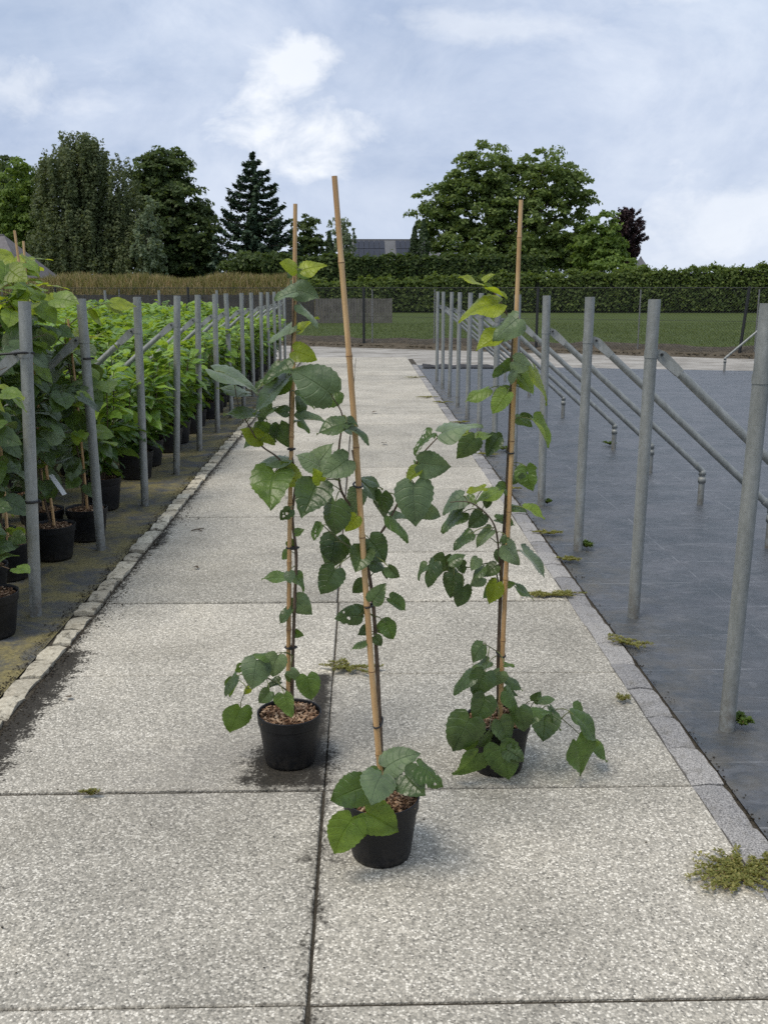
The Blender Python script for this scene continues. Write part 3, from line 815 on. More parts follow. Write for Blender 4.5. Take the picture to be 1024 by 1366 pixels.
LIME_C = dict(at=(0.47,3.11),
  wood=[
    ('stem',0.007,[(0.01,0.02,0.096),(-0.001,0.027,0.333),(-0.003,0.013,0.611),(0.003,0.02,0.819),(0.01,0.027,1.023),(0.012,0.013,1.224),(0.013,0.02,1.417),(0.013,0.027,1.511),(-0.017,0.013,1.577),(-0.07,0.02,1.656)]),
    ('branch',0.0035,[(-0.004,0.02,0.693),(-0.024,0.0,0.85),(-0.063,-0.02,0.919),(-0.123,-0.039,0.962),(-0.186,-0.059,0.966)]),
    ('branch',0.003,[(-0.008,0.02,0.662),(-0.034,0.029,0.733),(-0.109,0.038,0.718),(-0.211,0.047,0.729)]),
    ('branch',0.003,[(0.011,0.02,0.229),(0.112,0.032,0.195),(0.194,0.043,0.183),(0.265,0.055,0.125),(0.318,0.066,0.07)]),
    ('branch',0.003,[(-0.0,0.02,0.258),(-0.028,0.025,0.16),(-0.021,0.03,0.091),(0.002,0.035,0.046)]),
    ('branch',0.0025,[(0.004,0.02,0.413),(-0.056,-0.052,0.474)]),
    ('branch',0.0025,[(0.009,0.02,1.124),(-0.03,0.048,1.145),(-0.076,0.077,1.158)]),
  ],
  leaves=[  # leaf base, tip, width, tone, where the stalk leaves the wood
    ((-0.076,0.016,1.644),(-0.152,0.006,1.686),0.03,'y',(-0.07,0.02,1.656)),
    ((-0.089,-0.045,1.663),(-0.064,-0.049,1.688),0.021,'y',(-0.07,0.02,1.656)),
    ((-0.082,-0.03,1.638),(-0.017,-0.039,1.616),0.027,'y',(-0.07,0.02,1.656)),
    ((-0.04,-0.028,1.595),(-0.161,-0.043,1.581),0.08,'y',(-0.03,0.015,1.597)),
    ((0.011,-0.093,1.551),(-0.068,-0.104,1.504),0.077,'s',(-0.002,0.02,1.544)),
    ((-0.04,-0.061,1.496),(-0.112,-0.07,1.458),0.057,'y',(0.013,0.025,1.487)),
    ((0.009,-0.051,1.418),(0.072,-0.059,1.397),0.064,'p',(0.013,0.02,1.417)),
    ((0.02,0.011,1.392),(-0.048,0.003,1.371),0.048,'g',(0.013,0.018,1.369)),
    ((0.01,-0.063,1.387),(-0.008,-0.067,1.351),0.024,'s',(0.013,0.018,1.369)),
    ((0.044,0.03,1.365),(0.094,0.021,1.313),0.055,'l',(0.013,0.018,1.369)),
    ((0.073,-0.041,1.392),(0.142,-0.055,1.303),0.047,'y',(0.013,0.018,1.369)),
    ((-0.068,-0.03,1.328),(-0.139,-0.039,1.312),0.045,'l',(0.013,0.017,1.321)),
    ((-0.012,-0.068,1.319),(-0.059,-0.077,1.261),0.057,'l',(0.013,0.017,1.321)),
    ((0.035,0.009,1.23),(0.086,0.003,1.219),0.039,'g',(0.012,0.013,1.224)),
    ((0.079,-0.024,1.228),(0.139,-0.036,1.15),0.048,'l',(0.012,0.013,1.224)),
    ((-0.108,-0.042,1.172),(-0.155,-0.052,1.105),0.064,'d',(-0.076,0.077,1.158)),
    ((-0.028,0.0,1.166),(-0.067,-0.008,1.113),0.054,'d',(-0.03,0.048,1.145)),
    ((-0.056,0.005,1.176),(-0.125,-0.004,1.169),0.025,'l',(-0.053,0.062,1.151)),
    ((0.059,-0.054,1.081),(0.076,-0.064,1.002),0.062,'g',(0.011,0.024,1.073)),
    ((0.02,0.003,0.935),(0.072,-0.004,0.936),0.029,'g',(0.007,0.024,0.921)),
    ((0.06,-0.042,0.941),(0.125,-0.051,0.915),0.029,'l',(0.007,0.024,0.921)),
    ((0.008,0.019,0.992),(-0.023,-0.017,1.015),0.043,'g',(0.008,0.025,0.972)),
    ((-0.021,-0.005,0.995),(-0.111,-0.016,0.967),0.041,'l',(0.008,0.025,0.972)),
    ((-0.07,-0.025,1.007),(-0.127,-0.032,1.007),0.024,'y',(-0.108,-0.034,0.951)),
    ((-0.134,0.018,0.97),(-0.208,0.007,0.928),0.05,'s',(-0.123,-0.039,0.962)),
    ((-0.094,0.041,0.948),(-0.151,0.034,0.915),0.029,'g',(-0.093,-0.029,0.941)),
    ((-0.135,0.03,0.911),(-0.208,0.019,0.856),0.055,'d',(-0.078,-0.025,0.93)),
    ((-0.07,0.009,0.911),(-0.117,0.001,0.868),0.058,'d',(-0.063,-0.02,0.919)),
    ((-0.052,-0.001,0.967),(-0.063,-0.006,0.933),0.029,'d',(-0.078,-0.025,0.93)),
    ((-0.113,-0.029,0.852),(-0.175,-0.037,0.817),0.038,'d',(-0.034,-0.005,0.867)),
    ((-0.041,0.002,0.855),(-0.098,-0.007,0.817),0.042,'s',(-0.034,-0.005,0.867)),
    ((-0.019,0.046,0.884),(0.041,0.038,0.872),0.038,'g',(0.005,0.022,0.87)),
    ((-0.0,-0.066,0.85),(-0.021,-0.07,0.828),0.028,'d',(-0.024,0.0,0.85)),
    ((0.003,-0.052,0.819),(0.054,-0.061,0.761),0.065,'s',(-0.019,0.005,0.811)),
    ((0.066,-0.002,0.785),(0.149,-0.015,0.714),0.044,'s',(0.002,0.018,0.767)),
    ((-0.251,0.032,0.727),(-0.29,0.026,0.69),0.018,'d',(-0.211,0.047,0.729)),
    ((-0.23,-0.011,0.751),(-0.27,-0.021,0.679),0.043,'d',(-0.211,0.047,0.729)),
    ((-0.192,0.029,0.761),(-0.214,0.02,0.684),0.054,'d',(-0.185,0.045,0.726)),
    ((-0.184,-0.061,0.767),(-0.14,-0.068,0.801),0.036,'d',(-0.185,0.045,0.726)),
    ((-0.145,0.005,0.746),(-0.127,-0.0,0.707),0.042,'d',(-0.135,0.04,0.721)),
    ((-0.089,-0.046,0.773),(-0.11,-0.069,0.745),0.042,'s',(-0.072,0.034,0.726)),
    ((-0.069,-0.051,0.745),(-0.118,-0.058,0.716),0.026,'d',(-0.072,0.034,0.726)),
    ((-0.022,-0.004,0.736),(-0.065,-0.01,0.703),0.042,'d',(-0.009,0.015,0.732)),
    ((-0.073,-0.053,0.709),(-0.114,-0.059,0.682),0.037,'s',(-0.072,0.034,0.726)),
    ((-0.16,0.031,0.693),(-0.172,0.021,0.617),0.067,'d',(-0.16,0.042,0.724)),
    ((-0.131,-0.005,0.665),(-0.146,-0.014,0.594),0.059,'d',(-0.135,0.04,0.721)),
    ((-0.021,-0.028,0.684),(-0.061,-0.038,0.62),0.053,'y',(-0.015,0.022,0.68)),
    ((0.022,0.043,0.652),(0.051,0.039,0.663),0.025,'g',(-0.002,0.015,0.663)),
    ((0.052,0.015,0.654),(0.117,0.006,0.628),0.025,'g',(-0.002,0.015,0.663)),
    ((-0.075,-0.114,0.495),(-0.121,-0.123,0.445),0.039,'d',(-0.056,-0.052,0.474)),
    ((-0.041,-0.02,0.398),(-0.102,-0.028,0.363),0.031,'d',(-0.002,0.024,0.403)),
    ((-0.107,-0.102,0.389),(-0.179,-0.113,0.344),0.031,'d',(-0.002,0.024,0.403)),
    ((-0.067,-0.129,0.408),(-0.102,-0.14,0.324),0.085,'d',(-0.041,-0.034,0.459)),
    ((-0.008,-0.045,0.375),(-0.049,-0.055,0.31),0.051,'s',(-0.001,0.027,0.333)),
    ((0.003,-0.085,0.415),(0.035,-0.088,0.414),0.013,'g',(-0.011,0.002,0.428)),
    ((0.015,-0.014,0.342),(0.083,-0.023,0.321),0.024,'g',(-0.001,0.027,0.333)),
    ((0.002,-0.149,0.348),(0.056,-0.159,0.288),0.046,'g',(-0.001,0.027,0.333)),
    ((0.116,-0.029,0.259),(0.138,-0.034,0.292),0.036,'d',(0.087,0.029,0.204)),
    ((0.129,-0.056,0.273),(0.176,-0.063,0.292),0.018,'d',(0.112,0.032,0.195)),
    ((-0.065,-0.132,0.324),(-0.1,-0.143,0.24),0.086,'d',(-0.001,0.027,0.333)),
    ((-0.117,-0.158,0.258),(-0.174,-0.174,0.137),0.123,'d',(-0.007,0.021,0.234)),
    ((-0.088,-0.14,0.123),(-0.151,-0.154,0.034),0.071,'g',(-0.025,0.028,0.126)),
    ((-0.018,-0.158,0.158),(0.019,-0.174,0.035),0.12,'g',(-0.028,0.025,0.16)),
    ((-0.017,-0.136,0.239),(0.017,-0.148,0.153),0.075,'d',(-0.007,0.021,0.234)),
    ((0.043,-0.154,0.29),(0.054,-0.165,0.205),0.063,'d',(0.002,0.025,0.274)),
    ((0.154,-0.055,0.226),(0.14,-0.102,0.147),0.105,'d',(0.153,0.037,0.189)),
    ((0.083,-0.136,0.253),(0.143,-0.144,0.284),0.034,'g',(0.061,0.026,0.212)),
    ((0.171,-0.039,0.24),(0.219,-0.05,0.167),0.031,'g',(0.153,0.037,0.189)),
    ((0.242,-0.096,0.235),(0.348,-0.112,0.171),0.053,'g',(0.194,0.043,0.183)),
    ((0.243,-0.129,0.158),(0.293,-0.146,0.038),0.097,'g',(0.23,0.049,0.154)),
    ((0.306,-0.034,0.088),(0.377,-0.045,0.041),0.046,'g',(0.305,0.063,0.084)),
    ((-0.048,-0.132,0.192),(-0.073,-0.141,0.133),0.036,'d',(-0.021,0.024,0.184)),
    ((-0.015,0.083,1.506),(-0.082,0.075,1.492),0.048,'d',(0.013,0.027,1.511)),
    ((0.016,0.061,1.4),(0.066,0.055,1.385),0.05,'p',(0.013,0.02,1.417)),
    ((0.027,0.034,1.368),(0.051,0.028,1.326),0.037,'d',(0.013,0.018,1.369)),
    ((0.014,0.05,1.309),(-0.043,0.043,1.294),0.045,'g',(0.013,0.017,1.321)),
    ((0.053,0.042,1.23),(0.09,0.037,1.227),0.027,'d',(0.012,0.013,1.224)),
    ((-0.032,0.034,1.174),(-0.031,0.027,1.123),0.043,'d',(-0.03,0.048,1.145)),
    ((0.059,0.038,1.054),(0.024,0.032,1.015),0.04,'d',(0.011,0.024,1.073)),
    ((-0.092,0.083,0.82),(-0.138,0.078,0.811),0.024,'d',(-0.019,0.005,0.811)),
    ((0.003,0.061,0.77),(0.002,0.055,0.72),0.042,'s',(0.002,0.018,0.767)),
    ((-0.17,0.07,0.736),(-0.207,0.062,0.687),0.042,'d',(-0.16,0.042,0.724)),
    ((-0.005,0.065,0.708),(-0.043,0.06,0.694),0.031,'d',(0.0,0.017,0.715)),
    ((-0.176,0.067,0.695),(-0.132,0.06,0.655),0.052,'d',(-0.185,0.045,0.726)),
    ((-0.012,0.03,0.655),(-0.064,0.023,0.617),0.044,'g',(-0.008,0.02,0.662)),
    ((-0.066,-0.004,0.455),(-0.1,-0.01,0.416),0.03,'d',(-0.041,-0.034,0.459)),
    ((0.022,0.026,0.269),(0.07,0.02,0.26),0.028,'g',(0.002,0.025,0.274)),
    ((-0.136,-0.135,0.21),(-0.098,-0.147,0.121),0.09,'g',(-0.021,0.024,0.184)),
    ((0.007,-0.16,0.142),(0.064,-0.168,0.103),0.064,'d',(0.007,0.022,0.155)),
    ((0.268,0.039,0.189),(0.345,0.025,0.109),0.048,'g',(0.23,0.049,0.154)),
  ])

# ================================================================ the setting
def sheet(name, pts, z, mat, nx=1, ny=1, rough=0.0, kind='structure', parent=None):
    """a four-cornered ground sheet, gently uneven"""
    a, b, c, d = [np.array(p, float) for p in pts]
    v, q = [], []
    for j in range(ny + 1):
        for i in range(nx + 1):
            s, t = i / nx, j / ny
            p = (a * (1 - s) + b * s) * (1 - t) + (d * (1 - s) + c * s) * t
            dz = rough * (math.sin(p[0] * 3.1 + 1.3 * math.sin(p[1] * 1.7)) + math.sin(p[1] * 4.3 + p[0] * 1.1)) * 0.5
            v.append((p[0], p[1], z + dz))
    for j in range(ny):
        for i in range(nx):
            k = j * (nx + 1) + i
            q.append((k, k + 1, k + nx + 2, k + nx + 1))
    o = link(name, fast_mesh(name, v, q, mat, True), parent)
    if not parent: tag(o, kind=kind)
    return o


sheet('ground', [(-900, -60), (900, -60), (900, 1500), (-900, 1500)], -0.09, mat_grass_ground())
sheet('path_bed', [(-1.50, -2.0), (1.24, -2.0), (1.24, 23.5), (-1.50, 23.5)], -0.011, mat_soil('joint_soil', (0.03, 0.026, 0.02), (0.10, 0.088, 0.068), 45))
sheet('ground_cloth', [(1.235, -1), (12.5, -1), (12.5, 18.7), (1.235, 21.5)], -0.004, mat_membrane(False), 60, 90, 0.003)
sheet('planting_bed', [(-16, -1), (-1.495, -1), (-1.495, 23.5), (-16, 23.5)], -0.004, mat_membrane(True), 60, 90, 0.004)
YARD = mat_yard()
sheet('yard_concrete', [(-24, 20.0), (24, 12.0), (24, 17.0), (-24, 41.0)], -0.030, YARD)

# ---- path: two columns of one-metre concrete slabs
SLAB = mat_slab()
path = tag(empty('path'), kind='structure')
slab_meshes = []
for k in range(4):
    slab_meshes.append(MB().box((0, 0, -0.03), (1.240, 0.990, 0.06), 0, 0.004).mesh('slab', SLAB))
for j in range(-2, 22):
    y = 1.96 + j + 0.5
    for x in (-0.756, 0.492):
        link('slab', slab_meshes[(j * 3 + (x > 0)) % 4], path,
             (x + random.uniform(-.003, .003), y + random.uniform(-.003, .003), random.uniform(-.003, .002)),
             (random.uniform(-.002, .002), random.uniform(-.002, .002), random.uniform(-.002, .002)))


def rough_block(sx, sy, sz, seed, amp):
    """a slightly uneven block, three by two cells on top"""
    r = random.Random(seed)
    nx, ny = 3, 5
    m = MB()
    g = {}
    v, f = [], []
    for j in range(ny):
        for i in range(nx):
            x = (i / (nx - 1) - .5) * sx
            y = (j / (ny - 1) - .5) * sy
            edge = (i in (0, nx - 1)) + (j in (0, ny - 1))
            z = -0.004 * edge - 0.004 * (edge == 2) + r.uniform(-amp, amp)
            x += r.uniform(-amp, amp) * 1.2
            y += r.uniform(-amp, amp) * 1.2
            g[i, j] = len(v)
            v.append((x, y, z))
    for j in range(ny - 1):
        for i in range(nx - 1):
            f.append((g[i, j], g[i + 1, j], g[i + 1, j + 1], g[i, j + 1]))
    rim = [g[i, 0] for i in range(nx)] + [g[nx - 1, j] for j in range(1, ny)] + [g[i, ny - 1] for i in range(nx - 2, -1, -1)] + [g[0, j] for j in range(ny - 2, 0, -1)]
    base = len(v)
    v += [(v[i][0], v[i][1], -sz) for i in rim]
    n = len(rim)
    f += [(base + k, base + (k + 1) % n, rim[(k + 1) % n], rim[k]) for k in range(n)]
    m.add(v, f)
    return m


GRANITE, KERB = mat_granite(), mat_kerb_brick()
kerb_r = tag(empty('granite_kerb'), kind='structure')
setts = [rough_block(0.108, 0.262, 0.07, k, 0.0022).mesh('sett', GRANITE) for k in range(6)]
y = 0.4
k = 0
while y < 21.6:
    link('sett', setts[k % 6], kerb_r, (1.165 + random.uniform(-.004, .004), y, 0.006 + random.uniform(-.003, .004)), (random.uniform(-.01, .01), random.uniform(-.012, .012), random.uniform(-.012, .012)))
    y += 0.270
    k += 1
kerb_l = tag(empty('brick_kerb'), kind='structure')
bricks = [rough_block(0.094, 0.196, 0.07, 20 + k, 0.0045).mesh('brick', KERB) for k in range(8)]
y = 1.2
k = 0
while y < 23.2:
    link('brick', bricks[(k * 5) % 8], kerb_l, (-1.438 + random.uniform(-.008, .006), y, 0.012 + random.uniform(-.008, .006)), (random.uniform(-.03, .03), random.uniform(-.04, .04), random.uniform(-.05, .05)), (random.uniform(.88, 1.06), random.uniform(.86, 1.02), 1))
    y += random.uniform(0.19, 0.215)
    k += 1


def scatter_lumps(name, spots, mat, parent=None, kind='stuff', flat=0.6):
    """many small crumbs (x, y, z, size) as one mesh of squashed octahedra"""
    base = np.array([(1, 0, 0), (0, 1, 0), (-1, 0, 0), (0, -1, 0), (0, 0, 1), (0, 0, -1)], float)
    tri = np.array([(0, 1, 4), (1, 2, 4), (2, 3, 4), (3, 0, 4), (1, 0, 5), (2, 1, 5), (3, 2, 5), (0, 3, 5)])
    V, F = [], []
    for i, (x, y, z, s) in enumerate(spots):
        b = base * rng.uniform(0.5, 1.2, (6, 1)) * s * np.array([1, 1, flat])
        a = rng.uniform(0, 6.3)
        ro = np.array([[math.cos(a), -math.sin(a), 0], [math.sin(a), math.cos(a), 0], [0, 0, 1]])
        V.append(b @ ro.T + (x, y, z))
        F.append(tri + 6 * i)
    o = link(name, fast_mesh(name, np.concatenate(V), np.concatenate(F), mat), parent)
    return tag(o, kind=kind)


# loose earth washed against the brick kerb, and crumbs strewn over the slabs
sp = []
for _ in range(9000):
    y = 2.0 + 19 * rng.random() ** 1.6
    side = rng.random()
    if side < 0.52:
        x = -1.383 + abs(rng.normal(0, 0.028 + 0.05 * max(0, math.sin(y * 2.9)) ** 2))
    else:
        x = -1.497 - abs(rng.normal(0, 0.03))
    sp.append((x, y, 0.002, rng.uniform(0.0015, 0.0055) * (1.8 if rng.random() < .04 else 1)))
for _ in range(900):
    a, r = rng.uniform(0, 6.28), abs(rng.normal(0.11, 0.06))
    sp.append((-0.24 + r * math.cos(a) * 1.0, 3.19 + r * math.sin(a), 0.0, rng.uniform(0.0015, 0.004)))
for _ in range(900):
    sp.append((-0.17 + rng.normal(0, 0.025), rng.uniform(2.99, 3.95), -0.001, rng.uniform(0.0015, 0.005)))
for _ in range(900):
    sp.append((1.222 + abs(rng.normal(0, 0.022)), 1.5 + 15 * rng.random() ** 1.5, 0.0, rng.uniform(0.002, 0.006)))
tag(scatter_lumps('loose_soil', sp, SOIL), 'dark crumbs of loose soil washed along the kerbs and around a pot', 'soil')
sp = []
for _ in range(260):
    sp.append((rng.uniform(-1.3, 1.05), 1.6 + 10 * rng.random() ** 1.5, 0.001, rng.uniform(0.0012, 0.0045)))
tag(scatter_lumps('grit', sp, mat_soil('grit_crumbs', (0.03, 0.026, 0.02), (0.11, 0.09, 0.06), 30)), 'fine dark grit strewn thinly over the pale concrete slabs', 'grit')

# ---- chain-link fence standing askew at the end of the path
FDIR = Vector((48.0, -24.0, 0)).normalized()
FNORM = Vector((FDIR.y, -FDIR.x, 0))      # towards the camera


def on_fence(s, z=0.0, off=0.0):
    p = Vector((0.07, 28.75, 0)) + FDIR * s + FNORM * off
    return (p.x, p.y, z)


bv, bq = [], []
prof = ((.45, -.035), (.2, .03), (-.1, .13), (-.5, .22), (-1.1, .19), (-1.8, -.12))
for i in range(121):
    s_ = -26 + i * .4
    for j, (off, zz) in enumerate(prof):
        bv.append(on_fence(s_, zz * (1 + .25 * math.sin(i * .9) * math.sin(i * .37)) + .015 * math.sin(i * 2.3 + j), off + .06 * math.sin(i * 1.7)))
for i in range(120):
    for j in range(5):
        k = i * 6 + j
        bq.append((k, k + 1, k + 7, k + 6))
tag(link('verge_soil', fast_mesh('verge_soil', bv, bq, mat_soil('verge_earth', (0.045, 0.038, 0.028), (0.13, 0.11, 0.08), 8), True)), kind='structure')

DARKSTEEL = mat_plain('dark_coated_steel', (0.018, 0.020, 0.020), 0.5, 0.2)
fence = tag(empty('chain_link_fence', on_fence(0)), 'dark chain-link fence with black posts at the end of the concrete path', 'fence')
inv = Matrix.Translation(-fence.location)


def fpart(mb, name, mat, kind=None):
    me = mb.mesh(name, mat)
    me.transform(inv)
    o = link(name, me, fence)
    if kind: tag(o, kind=kind)
    return o


S0, S1, FH = -19.0, 17.0, 1.66
wires = MB()
s = S0
while s < S1:
    for d in (-1, 1):
        e = s + d * (FH - 0.04)
        z0, z1 = 0.03, FH - 0.01
        a, b = s, e
        if S0 <= e <= S1:
            wires.tube([on_fence(a, z0, 0.003 * d), on_fence(b, z1, 0.003 * d)], 0.0026, 3, False, False)
    s += 0.075
fpart(wires, 'wire_mesh', DARKSTEEL, 'stuff')
for z in (FH, 0.85, 0.05):
    fpart(MB().tube([on_fence(S0, z), on_fence(S1, z)], 0.010 if z == FH else 0.004, 6), 'tension_wire', DARKSTEEL)
for s, lean in ((-17.0, 0.0), (-11.7, 0.0), (-6.2, 0.0), (0.0, 0.0), (5.2, 0.0), (10.4, 0.12), (15.5, 0.0)):
    fpart(MB().tube([on_fence(s, -0.09, -0.02), on_fence(s + lean, FH + 0.03, -0.02)], 0.038, 10), 'fence_post', DARKSTEEL)
GREYPOST = mat_plain('weathered_grey_post', (0.22, 0.225, 0.22), 0.7, 0.2)
for s in (-14.2, -9.0, -2.8, 0.25, 2.2, 7.9, 10.75):
    fpart(MB().tube([on_fence(s, -0.09, -0.07), on_fence(s, FH - 0.04, -0.07)], 0.018, 8), 'stay_post', GREYPOST)
# litter and creeping dirt at the foot of the fence
sp = []
for _ in range(2200):
    q = on_fence(rng.uniform(S0, S1), 0.0, rng.normal(0.1, 0.14))
    sp.append((q[0], q[1], 0.04, rng.uniform(0.012, 0.05)))
tag(scatter_lumps('fence_litter', sp, mat_soil('leaf_litter', (0.035, 0.03, 0.02), (0.12, 0.1, 0.065), 9)), 'dark leaf litter lying along the foot of the chain-link fence', 'litter')

# ================================================================ galvanised supports
def support(x, y, side, top_dx, label, group, h=1.59, brace_len=1.25, lean_y=0.0):
    """a tall tube post, a clamp, and a brace running down sideways to a stub; side = +1 to the right"""
    t = tag(empty('steel_support', (x, y, 0)), label, 'post', group)
    za = 1.33
    ax = top_dx * za / h
    p = MB()
    top = (top_dx, lean_y, h)
    r = 0.0295
    p.tube([(0, 0, -0.06), top], r, 18, False)
    u = Vector(top).normalized()
    # open pipe end with a wall thickness
    c = Vector(top)
    n = 18
    ring = lambda rad, off: [tuple(c + u * off + Vector((math.cos(2 * math.pi * k / n) * rad, math.sin(2 * math.pi * k / n) * rad, 0))) for k in range(n)]
    v = ring(r, 0) + ring(r - 0.004, 0) + ring(r - 0.004, -0.12)
    p.add(v, [(k, (k + 1) % n, (k + 1) % n + n, k + n) for k in range(n)] + [(k + n, (k + 1) % n + n, (k + 1) % n + 2 * n, k + 2 * n) for k in range(n)], True)
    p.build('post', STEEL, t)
    cl = MB()
    cl.lathe([(0.0300, -0.016), (0.0320, -0.016), (0.0320, 0.016), (0.0300, 0.016)], 18, (ax, lean_y * za / h, za), False)
    cl.box((ax + side * 0.047, lean_y * za / h, za), (0.034, 0.010, 0.030))
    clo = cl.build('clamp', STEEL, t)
    MB().tube([(ax + side * 0.05, -0.018, za), (ax + side * 0.05, 0.02, za)], 0.007, 6, True, False).build('bolt', DARKSTEEL, clo)
    bx, bz = side * brace_len, 0.26
    a = Vector((ax + side * 0.045, 0, za))
    b = Vector((bx, 0.03, bz))
    d = (b - a).normalized()
    br = MB()
    br.tube([a + d * 0.13, a + d * 0.18, b - d * 0.10, b - d * 0.06], [0.0215, 0.0225, 0.0225, 0.021], 14)
    # hammered-flat end of the brace at the clamp
    w = d.cross(Vector((0, 1, 0))).normalized()
    q = []
    for tt, hw, th in ((-0.022, 0.014, 0.004), (0.012, 0.027, 0.004), (0.05, 0.027, 0.006), (0.135, 0.0215, 0.0205)):
        cc = a + d * tt
        q += [cc + w * hw + Vector((0, th, 0)), cc - w * hw + Vector((0, th, 0)), cc - w * hw - Vector((0, th, 0)), cc + w * hw - Vector((0, th, 0))]
    fs = [(3, 2, 1, 0), (12, 13, 14, 15)]
    for i in range(3):
        fs += [(i * 4 + k, i * 4 + (k + 1) % 4, i * 4 + 4 + (k + 1) % 4, i * 4 + 4 + k) for k in range(4)]
    br.add(q, fs, False)
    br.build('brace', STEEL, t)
    st = MB()
    st.tube([(bx, 0.03, -0.06), (bx, 0.03, bz - 0.03)], 0.024, 14)
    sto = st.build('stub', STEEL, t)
    fit = MB()
    fit.lathe([(0.0245, -0.09), (0.030, -0.09), (0.030, -0.045), (0.0245, -0.045)], 14, (bx, 0.03, bz))
    fit.lathe([(0.0245, -0.03), (0.029, -0.03), (0.026, 0.005), (0.012, 0.016), (0.0005, 0.018)], 14, (bx, 0.03, bz))
    fit.tube([b - d * 0.075, b + d * 0.0], [0.026, 0.022], 12)
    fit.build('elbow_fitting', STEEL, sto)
    return t


NTH = 'nearest second third fourth fifth sixth seventh eighth ninth tenth eleventh twelfth thirteenth fourteenth'.split()
RL = 'braced galvanised post in the dark ground cloth, %s to the chain-link fence'
lean_r = [0.02, 0.01, 0.002, -0.018, -0.01, 0, -0.012, 0.01, 0.004, 0.012, -0.01, 0]
for k in range(12):
    support(1.388 if k < 4 else 1.372, 3.39 + 1.3 * k, 1, lean_r[k], RL % (NTH[11 - k] + ('' if k == 11 else ' nearest')), 'braced steel posts beside the dark ground cloth')
LL = 'braced galvanised post before the potted plants, %s to the chain-link fence'
lean_l = [0.075, -0.02, 0.028, 0.085, 0.05, 0.03, -0.02, 0.02, 0.01, 0.03, 0.02, 0.02, 0.01, 0.01]
for k in range(14):
    support(-1.685, 4.78 + 1.3 * k, -1, lean_l[k], LL % (NTH[13 - k] + ('' if k == 13 else ' nearest')), 'braced steel posts along the bed of potted plants', h=1.58)
for x in (-4.9, -3.5, -6.2, -7.7):
    support(x, 24.2, -1, 0.0, 'slim steel post with a brace behind the bright green shrub bed', 'steel posts at the far end of the shrub bed', h=1.60)
support(8.65, 19.7, -1, 0.0, 'lone steel post braced to a stub at the far edge of the ground cloth', None)

hose = MB()
hose.tube([(-2.35, 4.74, 1.29), (-2.0, 4.72, 1.31), (-1.69, 4.735, 1.335), (-1.62, 4.74, 1.34), (-1.585, 4.78, 1.335), (-1.62, 4.85, 1.33), (-1.75, 5.1, 1.30), (-1.9, 5.5, 1.22)], .006, 6)
tag(hose.build('drip_hose', BLACK), 'thin black hose slung round a steel post among the lime leaves', 'hose')
for (x, y, z) in ((-1.652, 4.78, .60), (-1.690, 6.08, 1.22)):
    k = MB()
    k.lathe([(.030, -.006), (.035, -.006), (.035, .006), (.030, .006)], 16, (0, 0, 0))
    k.box((.036, 0, 0), (.014, .01, .012))
    tag(k.build('cable_tie', BLACK, None, (x, y, z)), 'black tie wrapped %s a steel post by the lime trees' % ('low round' if z < 1 else 'high round'), 'tie')

# ================================================================ leaves and pots
def leaf_geometry(rows=14, cols=8, fold=0.16, droop=0.12, wave=0.03, serr=0.03, seed=0, form='lime', bite=False):
    """unit leaf: stalk at the origin, tip at +Y 1, width 1 along X, upper side +Z"""
    r = random.Random(seed)
    if form == 'lime':
        kt = [0, .06, .14, .25, .38, .52, .66, .78, .87, .94, 1]
        kw = [.30, .41, .475, .50, .485, .43, .345, .25, .155, .06, .004]
    else:
        kt = [0, .06, .15, .3, .45, .6, .75, .87, .95, 1]
        kw = [.03, .14, .30, .455, .50, .475, .38, .235, .10, .004]
    ph = r.uniform(0, 6.3)
    skew = r.uniform(-.05, .05)
    twist = r.uniform(-.25, .25)
    holes = [(r.uniform(.15, .85), r.choice((r.uniform(.1, .9), 0.0, 1.0)), r.uniform(.03, .10)) for _ in range(9)]
    v, uv, q = [], [], []
    for i in range(rows + 1):
        t = i / rows
        hw = float(np.interp(t, kt, kw))
        for j in range(cols + 1):
            s = j / cols * 2 - 1
            a = abs(s)
            e = 1 + (serr * (1 if i % 2 else -1) if (j in (0, cols) and 0 < i < rows) else 0)
            x = s * hw * e + skew * math.sin(math.pi * t)
            y = t
            if form == 'lime':
                y += (1 - t) ** 2.2 * (-0.17 * math.sin(min(1, a) * math.pi * 0.72) + 0.02)
            z = fold * a * hw * 1.3 - droop * t * t - droop * 0.55 * (a * hw * 2) ** 2
            z += wave * math.sin(7 * t + ph + s * 1.5) * a + 0.012 * math.cos(t * 15 * math.pi - a * 3.2) * (a > .1) * (form == 'lime')
            z += twist * s * hw * t * 0.6
            v.append((x, y, z))
            uv.append((s * .5 + .5, t))
    for i in range(rows):
        for j in range(cols):
            if bite and any((i / rows - a_) ** 2 + ((j / cols - b_) * .9) ** 2 < c_ ** 2 for a_, b_, c_ in holes):
                continue
            k = i * (cols + 1) + j
            q.append((k, k + 1, k + cols + 2, k + cols + 1))
    return np.array(v), q, uv


def leaf_frame(b, t, w, roll_seed):
    """3x3 axes for a leaf from base b to tip t whose apparent width is w"""
    b, t = Vector(b), Vector(t)
    ydir = (t - b)
    L = ydir.length
    ydir.normalize()
    view = (Vector((0, -0.92, 0.40))).normalized()       # a lime leaf turns its face up and to the open side
    z = (view - ydir * view.dot(ydir)).normalized()
    c = max(0.45, min(1.0, w / (0.88 * L)))
    ang = math.acos(c) * (1 if roll_seed % 2 else -1)
    z = Matrix.Rotation(ang * 0.9, 3, ydir) @ z
    if z.z < -0.15: z = Matrix.Rotation(-2 * ang * 0.9, 3, ydir) @ z
    x = ydir.cross(z).normalized()
    W = max(w, 0.96 * L)
    L *= 1.05
    return x, ydir, z, L, min(W, 1.08 * L)


